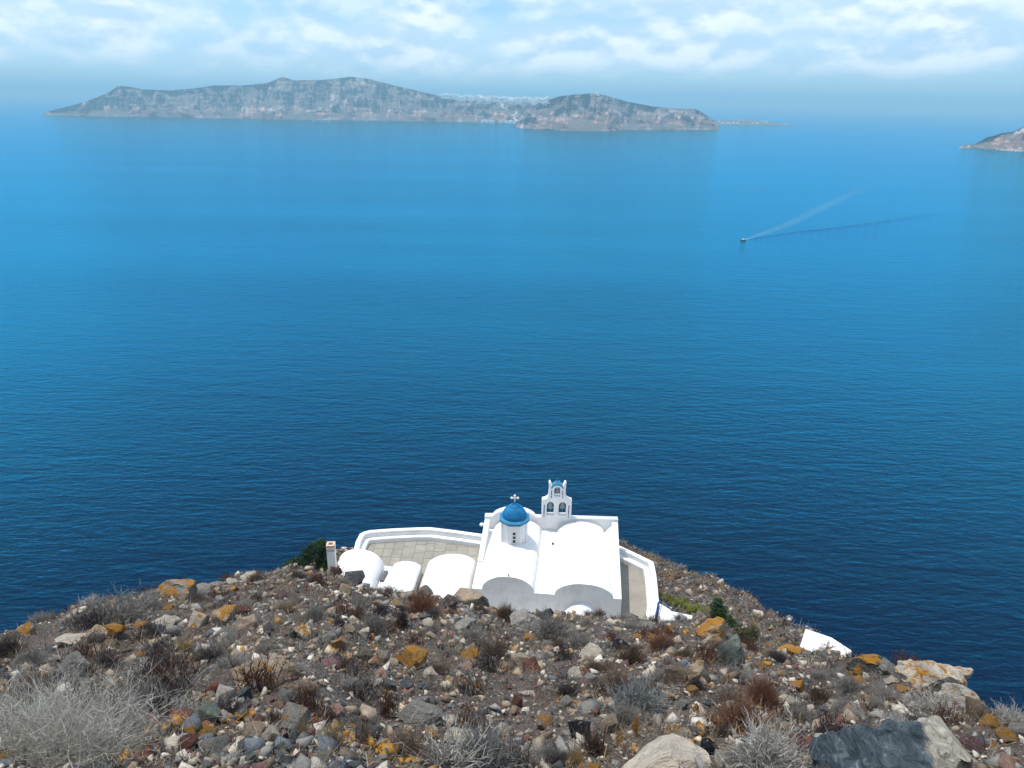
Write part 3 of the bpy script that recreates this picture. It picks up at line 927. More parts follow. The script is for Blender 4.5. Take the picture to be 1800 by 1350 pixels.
# white stair wall, gate and rail on the right
tops = [at_d(1158, 1059, 39.5), at_d(1170, 1066, 38.6), at_d(1182, 1074, 37.6), at_d(1203, 1078.5, 36.5), at_d(1218, 1082, 35.6), at_d(1212, 1098, 33.6), at_d(1157, 1100, 36.4)]
sw = empty('stair_wall', (tops[2].x, tops[2].y, tops[2].z - 1.2))
tag(sw, 'low white wall sloping away right of the terrace gate', 'wall')
V, F = prism_data([(p.x, p.y) for p in tops], min(p.z for p in tops) - 3.0, [p.z for p in tops])
part('wall_top', V, F, white_m, sw, bevel=0.04)
ga, gb = at_d(1157, 1062, 38.9), at_d(1152, 1090, 37.4)
gate = empty('gate', (gb.x, gb.y, gb.z))
tag(gate, 'narrow navy blue gate at the end of the right terrace parapet', 'gate')
gd_ = Vector((ga.x - gb.x, ga.y - gb.y, 0)); gn = Vector((gd_.y, -gd_.x, 0)).normalized() * .045
for k in range(4):
    p0, p1 = gb + gd_ * (k / 4 + .012), gb + gd_ * ((k + 1) / 4 - .012)
    V, F = prism_data([((p0 + gn).x, (p0 + gn).y), ((p1 + gn).x, (p1 + gn).y), ((p1 - gn).x, (p1 - gn).y), ((p0 - gn).x, (p0 - gn).y)], gb.z - .5, max(ga.z, gb.z) + .18)
    part('plank', V, F, navy_m, gate)
for hgt_ in (0.0, .5):
    gq = gn * 1.8
    V, F = prism_data([((gb + gq).x, (gb + gq).y), ((gb + gd_ + gq).x, (gb + gd_ + gq).y), ((gb + gd_ + gn * 1.02).x, (gb + gd_ + gn * 1.02).y), ((gb + gn * 1.02).x, (gb + gn * 1.02).y)], gb.z + hgt_, gb.z + hgt_ + .1)
    part('crossbar', V, F, navy_m, gate)
def tube(pts, r, n=6):
    V, F = [], []
    for i, p in enumerate(pts):
        d = (pts[min(i + 1, len(pts) - 1)] - pts[max(i - 1, 0)]).normalized()
        s = d.cross(Vector((0.13, 0.21, 1))).normalized(); u = s.cross(d)
        V += [p + s * r * math.cos(2 * math.pi * k / n) + u * r * math.sin(2 * math.pi * k / n) for k in range(n)]
    for i in range(len(pts) - 1):
        F += [(i * n + k, i * n + (k + 1) % n, (i + 1) * n + (k + 1) % n, (i + 1) * n + k) for k in range(n)]
    F += [tuple(range(n - 1, -1, -1)), tuple(range((len(pts) - 1) * n, len(pts) * n))]
    return V, F
ra = [at_d(1160, 1056, 39.8), at_d(1168, 1061, 39.0), at_d(1175, 1066, 38.2), at_d(1181, 1070.5, 37.5)]
hr = empty('handrail', ra[-1] - Vector((0, 0, .8)))
tag(hr, 'thin blue handrail running down beside the white stair wall', 'handrail')
for dz in (0.0, -.22):
    V, F = tube([p + Vector((0, 0, dz)) for p in ra], .022)
    part('rail', V, F, rim_m, hr)
for p in ra:
    V, F = tube([p - Vector((0, 0, 1.0)), p + Vector((0, 0, .03))], .02)
    part('post', V, F, grey_m, hr)
# small white hut on the right
zh = at_d(1406, 1136, 28.6).z - CZ
rf = [at_z(x, y, zh) for x, y in ((1416, 1104.5), (1462, 1120), (1499, 1144), (1466, 1162), (1406, 1136))]
hut = empty('hut', (rf[4].x + .8, rf[4].y + .8, CZ + zh - 2.4))
tag(hut, 'small white flat roofed hut standing alone on the right slope', 'hut')
V, F = prism_data([(p.x, p.y) for p in rf], CZ + zh - 6.5, CZ + zh)
part('wall', V, F, white2_m, hut, bevel=0.05)
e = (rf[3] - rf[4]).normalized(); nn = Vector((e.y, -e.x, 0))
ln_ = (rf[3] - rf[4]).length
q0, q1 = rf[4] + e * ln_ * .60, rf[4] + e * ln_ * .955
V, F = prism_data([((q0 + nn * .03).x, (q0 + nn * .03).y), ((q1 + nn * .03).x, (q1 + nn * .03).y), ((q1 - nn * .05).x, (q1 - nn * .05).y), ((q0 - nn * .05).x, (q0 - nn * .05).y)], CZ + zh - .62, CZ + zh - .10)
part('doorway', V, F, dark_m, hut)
V, F = lathe([(.05, -.03), (.05, .03)], rf[4] + e * .25 + nn * .03 + Vector((0, 0, -.1)), 10)
part('drain_hole', V, F, dark_m, hut)

# ------------------------------------------------------------------ far houses, paths and boats
fwhite_m = plain('far_whitewash', (0.86, 0.86, 0.85), 0.9, 0.08, 0.2)
fdark_m = plain('far_opening', (0.10, 0.14, 0.18), 0.6)
def house_mesh(k):
    rr = random.Random(k)
    V, F = [], []
    def box(x0, x1, y0, y1, z0, z1):
        i = len(V)
        V.extend([(x, y, z) for z in (z0, z1) for x, y in ((x0, y0), (x1, y0), (x1, y1), (x0, y1))])
        F.extend([(i + 4, i + 5, i + 6, i + 7), (i, i + 1, i + 5, i + 4), (i + 1, i + 2, i + 6, i + 5), (i + 2, i + 3, i + 7, i + 6), (i + 3, i, i + 4, i + 7)])
    w, d, h = rr.uniform(.7, 1.1), rr.uniform(.6, .9), rr.uniform(.45, .75)
    box(-w / 2, w / 2, -d / 2, d / 2, -.5, h)
    u = rr.uniform(-.2, .2)
    box(u - w * .25, u + w * .25, -d * .1, d * .45, h, h + rr.uniform(.15, .4))
    box(-w / 2, -w / 2 + .06, -d / 2, d / 2, h, h + .07)
    i = len(V)                                # a small barrel roof
    for yv in (-d * .5, d * .2):
        for a in range(0, 181, 36):
            V.append((w * .3 + w * .2 * math.cos(R(a)), yv, h + .2 * math.sin(R(a))))
    F.extend([(i + q, i + q + 6, i + q + 7, i + q + 1) for q in range(5)]); F.append(tuple(range(i, i + 6)))
    nw = len(F)
    for q in range(rr.choice((2, 3))):        # dark openings let into the front
        x = -w * .35 + q * w * .3
        i = len(V)
        V.extend([(x, -d / 2 - .01, .05), (x + .1, -d / 2 - .01, .05), (x + .1, -d / 2 - .01, .3), (x, -d / 2 - .01, .3)])
        F.append((i, i + 1, i + 2, i + 3))
    me = bpy.data.meshes.new('house')
    me.from_pydata(V, [], F)
    me.materials.append(fwhite_m); me.materials.append(fdark_m)
    for p in me.polygons:
        if p.index >= nw:
            p.material_index = 1
    me.update()
    return me
hms = [house_mesh(k) for k in range(6)]
rr = random.Random(12)
def put_house(px, py, size, label, group, name='house', tall=1.0):
    for dy in (0, .5, 1, 1.5, 2.2, 3):
        P = hit_island(px, py + dy)
        if P is not None:
            break
    if P is None:
        return
    o = link(name, rr.choice(hms))
    o.location = P
    o.scale = (size, size * .9, size * tall)
    o.rotation_euler = (0, 0, math.atan2(-P.x, P.y) + rr.uniform(-.9, .1))
    tag(o, label, 'house', group)
for k in range(150):
    px = 776 + 186 * ((k + rr.random()) / 150)
    top = interp(ridge_a, px) if px < 945 else min(interp(ridge_a, px), interp(ridge_b, px))
    put_house(px, top + 0.25 + abs(rr.gauss(0, 1)) * 2.4 * (1.0 if px > 790 else .5), rr.uniform(24, 40), 'tiny white house in the crowded village along the far island clifftop', 'clifftop village houses')
for k in range(12):
    put_house(rr.uniform(872, 888), rr.uniform(177, 187), rr.uniform(14, 22), 'tiny white house stepping down the cliff above the zigzag path', 'houses above the zigzag path')
for px in (848, 853, 856, 860, 864, 868, 879, 881, 889, 892, 896, 899, 902, 906):
    put_house(px, interp(shore_a, px) - 1.6, rr.uniform(15, 24), 'tiny white harbour house at the foot of the far cliffs', 'harbour houses')
for px, py in ((1264, 215), (1268, 217), (1272, 217), (1279, 217), (1283, 217.5), (1289, 217.3), (1296, 217.3), (1300, 212.2), (1307, 212.2), (1322, 217.5), (1327, 217.5), (1331, 217.3), (1336, 215), (1341, 214.2), (1347, 216.5), (1380, 219.5)):
    put_house(px, py, rr.uniform(13, 24), 'tiny white house on the low spit beyond the headland', 'houses on the low spit', tall=.8)
for px, py in ((325, 158.5), (332, 158.2), (337, 157.6), (341, 157.2)):
    put_house(px, py, rr.uniform(12, 20), 'tiny pale house on the low saddle in the left half of the far island', 'saddle houses')
for px, py in ((445, 150), (462, 148.4), (467, 147.6), (470, 147.0), (735, 161.3), (757, 165.6), (768, 168)):
    put_house(px, py, rr.uniform(9, 14), 'tiny lone white house on the bare ridge of the far island', 'lone ridge houses')
put_house(209, 152, 20, 'tiny white chapel on the left peak of the far island', None, 'far_chapel')
put_house(498, 136, 16, 'tiny white chapel on the sharp summit of the far island', None, 'far_chapel')
for px, py in ((1040, 166), (1046, 165.5), (1051, 167)):
    put_house(px, py, 20, 'tiny white house on top of the rounded headland', 'headland houses')
put_house(1703, 258.6, 11, 'tiny white chapel on the rock islet', None, 'far_chapel')
put_house(1792, 262, 10, 'tiny pale boathouse on the shore of the right headland', None, 'boathouse')
path_m = plain('pale_path', (0.72, 0.69, 0.64), 0.95, 0.1, 0.3)
def far_path(name, pxs, wid, label):
    pts = []
    for (x0, y0), (x1, y1) in zip(pxs[:-1], pxs[1:]):
        for q in range(6):
            P = hit_island(x0 + (x1 - x0) * q / 6, y0 + (y1 - y0) * q / 6)
            if P is not None:
                pts.append(P)
    V, F = [], []
    for i, p in enumerate(pts):
        d = (pts[min(i + 1, len(pts) - 1)] - pts[max(i - 1, 0)]); d.z = 0
        d = d.normalized() if d.length > 0 else Vector((1, 0, 0))
        s = Vector((-d.y, d.x, 0)) * wid
        tw = Vector((-p.x, -p.y, 0)).normalized() * 3
        V += [p + tw - s * .5 + Vector((0, 0, 1 + wid * .25)), p + tw + s * .5 + Vector((0, 0, 1 + wid * .25)), p + tw + s * .5 - Vector((0, 0, wid * .4)), p + tw - s * .5 - Vector((0, 0, wid * .4))]
    for i in range(len(pts) - 1):
        F += [(i * 4 + k, i * 4 + (k + 1) % 4, i * 4 + 4 + (k + 1) % 4, i * 4 + 4 + k) for k in range(4)]
    struct(mesh_obj(name, V, F, path_m), label)
far_path('zigzag_path', [(876, 177), (879, 181.7), (886, 184), (879.5, 186), (884.5, 189), (893, 193.3), (907.6, 197), (908.5, 198.4), (901, 204), (907, 206), (902, 208), (911, 213), (906, 214.6)], 10.0, 'pale zigzag path down the far cliffs')

hull_m = plain('boat_white', (0.75, 0.76, 0.76), 0.4, 0.08, 1.0, spec=0.5)
hulld_m = plain('boat_navy', (0.02, 0.035, 0.06), 0.4, 0.1, 1.0, spec=0.5)
def boat(name, px, py, length, heading, label, group=None, mast=False, dark_hull=False):
    P = at_z(px, py, -CZ); P.z = 0
    root = empty(name, P, heading)
    tag(root, label, 'boat', group)
    L, W, H = length, length * .3, length * .13
    V, F = [], []
    st = [(-.5, .82, .0), (-.25, 1.0, .0), (.1, .95, .05), (.35, .6, .22), (.5, .04, .45)]
    for x, wf, sh in st:
        V += [(x * L, -W / 2 * wf, H * (1 + sh)), (x * L * .96, -W / 2 * wf * .72, -.15 * H), (x * L * .96, W / 2 * wf * .72, -.15 * H), (x * L, W / 2 * wf, H * (1 + sh))]
    for i in range(4):
        for k in range(4):
            F.append((i * 4 + k, i * 4 + (k + 1) % 4, i * 4 + 4 + (k + 1) % 4, i * 4 + 4 + k))
    F += [(0, 1, 2, 3), (19, 18, 17, 16)]
    mesh_obj('hull', V, F, hulld_m if dark_hull else hull_m, root)
    def bx(n_, x0, x1, w0, z0, z1, mat, taper=.85):
        V = [(x0 * L, -w0 * W, z0 * H), (x1 * L, -w0 * W, z0 * H), (x1 * L, w0 * W, z0 * H), (x0 * L, w0 * W, z0 * H)]
        V += [(x0 * L * .98, -w0 * W * taper, z1 * H), (x1 * L - (1 - taper) * .5 * L, -w0 * W * taper, z1 * H), (x1 * L - (1 - taper) * .5 * L, w0 * W * taper, z1 * H), (x0 * L * .98, w0 * W * taper, z1 * H)]
        return mesh_obj(n_, V, [(3, 2, 1, 0), (4, 5, 6, 7), (0, 1, 5, 4), (1, 2, 6, 5), (2, 3, 7, 6), (3, 0, 4, 7)], mat, root)
    bx('cabin', -.22, .2, .36, 1.03, 1.85, hull_m)
    bx('window_band', -.18, .185, .365, 1.3, 1.62, pane_m, .93)
    bx('canopy', -.38, .12, .42, 2.05, 2.25, hull_m, .97)
    if mast:
        V, F = tube([Vector((0, 0, H)), Vector((0, 0, L * 1.05))], L * .008)
        mesh_obj('mast', V, F, hull_m, root)
    return root
mb = boat('motor_boat', 1306, 423, 9.5, R(205), 'white motor boat with a dark hull trailing a long wake', None, dark_hull=True)
boat('far_boat', 551.5, 213.6, 24, R(10), 'leftmost white boat moored below the far cliffs')
boat('far_boat', 578.5, 215.4, 18, R(60), 'faint small boat with a mast in the middle below the far cliffs', None, True)
boat('far_boat', 645, 213.6, 22, R(170), 'rightmost of the three white boats below the far cliffs')
boat('far_boat', 1733, 262.6, 13, R(5), 'white boat nearest the rock islet')
boat('far_boat', 1745, 263.2, 7, R(40), 'tiny faint boat between two larger ones at the right headland')
boat('far_boat', 1752.5, 264.4, 12, R(25), 'small low white boat below the middle of the right headland')
boat('far_boat', 1777, 265.8, 7, R(80), 'tiny white dinghy just left of the masted yacht')
boat('yacht', 1788, 267.0, 20, R(2), 'white yacht with a tall mast off the right headland', None, True)
# wake: foam trail and the bow wave's raised arm
foam_m, t, b = material('wake_foam', 0.5)
at_ = t.n('Attribute', attribute_name='Col')
pos = geo_pos(t)
nf = t.noise(t.mapv(pos, (0.08, 0.14, 0.1)), 1.0, 5, 0.65)
fac = t.math('MULTIPLY', t.n('SeparateColor', ins={0: at_.outputs[0]}).outputs[0], t.ramp(nf, [(0.38, 0.0), (0.72, 1.0)]))
b.inputs['Base Color'].default_value = (0.55, 0.66, 0.72, 1)
tr = t.n('BsdfTransparent')
mx = t.n('MixShader')
t.put(mx.inputs[0], fac); t.put(mx.inputs[1], tr.outputs[0]); t.put(mx.inputs[2], b.outputs[0])
t.t.links.new(mx.outputs[0], t.t.nodes['Material Output'].inputs['Surface'])
def wake(name, line, w0, w1, a0, a1, label, z=0.35):
    pts = []
    for (x0, y0), (x1, y1) in zip(line[:-1], line[1:]):
        for q in range(10):
            P = at_z(x0 + (x1 - x0) * q / 10, y0 + (y1 - y0) * q / 10, -CZ); P.z = 0
            pts.append(P)
    V, C, n_ = [], [], len(pts)
    for i, p in enumerate(pts):
        d = (pts[min(i + 1, n_ - 1)] - pts[max(i - 1, 0)]).normalized()
        s = Vector((-d.y, d.x, 0))
        f = i / (n_ - 1)
        w = w0 + (w1 - w0) * f
        for k in range(7):
            u = k / 3 - 1
            V.append(p + s * u * w + Vector((0, 0, z)))
            C.append([(a0 + (a1 - a0) * f) * (1 - abs(u)) ** .8 * min(1, (n_ - 1 - i) / 8)] * 3)
    idx = np.arange(n_ * 7).reshape(n_, 7)
    F = np.stack([idx[:-1, :-1], idx[1:, :-1], idx[1:, 1:], idx[:-1, 1:]], -1).reshape(-1, 4)
    o = link(name, fast_mesh(name, np.array([tuple(v) for v in V]), [F], foam_m, np.array(C)))
    stuff(o, label, 'wake')
wake('foam_trail', [(1309, 422), (1330, 415), (1380, 397), (1450, 363), (1500, 340), (1545, 320)], 1.6, 30, 0.28, 0.05, 'pale foam trail fanning out behind the motor boat')
wake('stern_wash', [(1308, 422.4), (1313, 421.2), (1320, 419)], 1.6, 2.0, 1.0, 0.4, 'bright wash at the stern of the motor boat', 0.6)
line = [(1315, 421), (1350, 415.5), (1400, 408), (1450, 403), (1500, 397), (1560, 388), (1620, 378), (1680, 370)]
pts = []
for (x0, y0), (x1, y1) in zip(line[:-1], line[1:]):
    for q in range(12):
        P = at_z(x0 + (x1 - x0) * q / 12, y0 + (y1 - y0) * q / 12, -CZ); P.z = 0
        pts.append(P)
V = []
n_ = len(pts)
for i, p in enumerate(pts):
    d = (pts[min(i + 1, n_ - 1)] - pts[max(i - 1, 0)]).normalized()
    s = Vector((-d.y, d.x, 0)); f = i / (n_ - 1)
    am = (0.9 + 1.5 * f) * min(1, (n_ - 1 - i) / 25) * min(1, (i + 1) / 6) * (0.75 + .25 * math.sin(i * 1.7))
    w = 3.0 + 6 * f
    for k in range(9):
        u = k / 4 - 1
        V.append(p + s * u * w + Vector((0, 0, -.02 + am * (.5 + .5 * math.cos(math.pi * u)))))
idx = np.arange(n_ * 9).reshape(n_, 9)
F = np.stack([idx[:-1, :-1], idx[1:, :-1], idx[1:, 1:], idx[:-1, 1:]], -1).reshape(-1, 4)
stuff(link('bow_wave', fast_mesh('bow_wave', np.array([tuple(v) for v in V]), [F], sea_m, smooth=True)), 'dark raised arm of the motor boat bow wave', 'wave')
# ------------------------------------------------------------------ rocks
rock_m, t, b = material('weathered_rock', 0.92)
oi = t.n('ObjectInfo')
oc = obj_co(t)
loc = t.n('VectorMath', operation='ADD')
t.put(loc.inputs[0], t.n('VectorMath', operation='MULTIPLY', ins={0: oc, 1: (1.6, 1.6, 1.6)}).outputs[0])
cmb = t.n('CombineXYZ', ins={0: t.math('MULTIPLY', oi.outputs['Random'], 37.0), 1: t.math('MULTIPLY', oi.outputs['Random'], 91.0), 2: 0.0})
t.put(loc.inputs[1], cmb.outputs[0])
v = loc.outputs[0]
n1 = t.noise(v, 1.7, 6, 0.65, 0.3); n2 = t.noise(v, 6.5, 6, 0.7); n3 = t.noise(v, 19.0, 4, 0.7)
base = oi.outputs['Color']
c = t.mix(t.ramp(n1, [(0.3, 0.0), (0.7, 1.0)]), t.mix(1.0, base, (0.62, 0.62, 0.65), 'MULTIPLY'), t.mix(1.0, base, (1.25, 1.2, 1.12), 'MULTIPLY'))
c = t.mix(t.ramp(n2, [(0.30, 0.75), (0.46, 0.0)]), c, t.mix(1.0, base, (0.28, 0.28, 0.30), 'MULTIPLY'))
c = t.mix(t.ramp(n3, [(0.62, 0.0), (0.72, 0.6)]), c, t.mix(0.5, base, (0.6, 0.58, 0.54)))
c = t.mix(t.ramp(t.noise(v, 3.1, 5, 0.6), [(0.60, 0.0), (0.66, 0.55)]), c, (0.42, 0.42, 0.37))
up_ = t.n('SeparateXYZ', ins={0: t.n('NewGeometry').outputs['Normal']}).outputs[2]
lich = t.math('ADD', t.noise(v, 2.3, 6, 0.68, 0.4), t.math('MULTIPLY', up_, 0.10))
thr = t.math('SUBTRACT', 0.84, t.math('MULTIPLY', oi.outputs['Alpha'], 0.45))
lm = t.math('MULTIPLY', t.math('SUBTRACT', lich, thr), 16.0, True)
lcol = t.mix(n3, (0.20, 0.075, 0.004), (0.50, 0.245, 0.028))
brk = t.ramp(t.math('ADD', t.noise(v, 11.0, 5, 0.75), t.math('MULTIPLY', t.math('SUBTRACT', n1, 0.5), 0.6)), [(0.36, 0.2), (0.46, 1.0)])
c = t.mix(t.math('MULTIPLY', lm, brk), c, lcol)
t.put(b.inputs['Base Color'], c)
hh = t.math('ADD', t.math('MULTIPLY', n2, 0.7), t.math('ADD', n1, t.math('MULTIPLY', n3, 0.3)))
t.put(b.inputs['Normal'], t.bump(hh, 1.0, 0.085))

def rock_mesh(seed, sub=3, cuts=11, rough=0.10):
    rg = np.random.RandomState(seed)
    bm = bmesh.new()
    if sub <= 3:                              # angular: the hull of a few points, then subdivided and roughened
        for q in rg.normal(size=(cuts + 4, 3)):
            q = q / np.linalg.norm(q) * rg.uniform(.42, .62)
            bm.verts.new(q * np.array([1, 1, .9]))
        r_ = bmesh.ops.convex_hull(bm, input=bm.verts)
        bmesh.ops.delete(bm, geom=[g for g in r_['geom_interior'] if isinstance(g, bmesh.types.BMVert)], context='VERTS')
        bmesh.ops.subdivide_edges(bm, edges=bm.edges, cuts=1, use_grid_fill=True)
        bmesh.ops.subdivide_edges(bm, edges=bm.edges, cuts=1, use_grid_fill=True)
        bmesh.ops.smooth_vert(bm, verts=bm.verts, factor=.25, use_axis_x=True, use_axis_y=True, use_axis_z=True)
        bmesh.ops.triangulate(bm, faces=bm.faces)
        bm.verts.index_update()
        cuts = 0
    else:
        bmesh.ops.create_icosphere(bm, subdivisions=sub, radius=0.62)
    P = np.array([v.co[:] for v in bm.verts])
    for _ in range(cuts):
        n_ = rg.normal(size=3); n_[2] = abs(n_[2]) * .9 - .15; n_ /= np.linalg.norm(n_)
        dcut = rg.uniform(0.22, 0.44)
        ex = P @ n_ - dcut
        P = P - np.outer(np.maximum(ex, 0) * 0.93, n_)
    u, w = P[:, 0] * 2.6 + seed * 3.1, P[:, 1] * 2.6 + P[:, 2] * 1.9
    P = P * (1 + rough * fbm(u, w, seed, 4, .6))[:, None] + 0.35 * rough * np.stack([fbm(u * 2, w * 2 + k * 9, seed + 7 + k, 3, .6) for k in range(3)], -1)
    ext = P.max(0) - P.min(0)
    P = (P - (P.max(0) + P.min(0)) / 2) / ext
    for vv, p in zip(bm.verts, P):
        vv.co = p
    me = bpy.data.meshes.new('rock')
    bm.to_mesh(me); bm.free()
    me.polygons.foreach_set('use_smooth', [True] * len(me.polygons))
    me.set_sharp_from_angle(angle=R(24))
    me.materials.append(rock_m)
    me.update()
    return me
rocks_m = [rock_mesh(100 + k, 3, 9 + k % 8, 0.07 + 0.025 * (k % 4)) for k in range(18)]
big_m = [rock_mesh(300 + k, 4, 12, 0.16) for k in range(5)]
COLS = dict(grey=(.25, .24, .22), tan=(.34, .27, .20), pale=(.54, .48, .40), dark=(.065, .07, .075), slate=(.13, .148, .165), red=(.14, .055, .042), pink=(.40, .26, .20),
            black=(.010, .011, .016), green=(.17, .20, .17), white=(.60, .55, .48), brown=(.17, .125, .09), purple=(.13, .07, .075))
rk = random.Random(77)
placed = []
def rock(px, py, w, h, col, lich, label, flat=0.8, dist=None, mesh=None, group=None, P=None, size=None, sink=0.22, rz=None):
    """a rock about w x h photograph pixels large, its middle seen at (px, py)"""
    if P is None:
        P = hit(px, py + h * .30) if dist is None else at_d(px, py + h * .30, dist)
        if P is None:
            P = hit(px, py + h * .5 + 6)
        if P is None:
            print('no ground for', label); return
        dep = project(P)[2]
        W = w / FPX * dep
        H = h / FPX * dep * 1.0
        D_ = min(W * .85, H * 1.6)
        if h < w * .5:
            H *= .8
    else:
        W, D_, H = size
    big = w >= 55
    o = link('boulder' if big else 'rock', mesh or (rk.choice(big_m) if big else rk.choice(rocks_m)))
    o.location = P + Vector((0, 0, H * (0.5 - sink)))
    o.rotation_euler = (rk.uniform(-.25, .25), rk.uniform(-.25, .25), rk.uniform(0, 6.28) if rz is None else rz)
    o.scale = (W * 1.08, max(D_, W * .6) if not big else max(D_, W * .55), H * 1.1) if rz is not None or big else (W * 1.05, W * rk.uniform(.8, 1.0), H * 1.1)
    if big and rz is None:
        o.rotation_euler[2] = rk.uniform(-.3, .3)
    c_ = COLS[col] if isinstance(col, str) else col
    j = rk.uniform(.85, 1.15)
    o.color = (c_[0] * j, c_[1] * j, c_[2] * j, min(lich + (.07 if lich > .08 else .0), .86))
    tag(o, label, 'boulder' if big else 'rock', group)
    placed.append((P.x, P.y, max(W, D_) * .5))
    return o
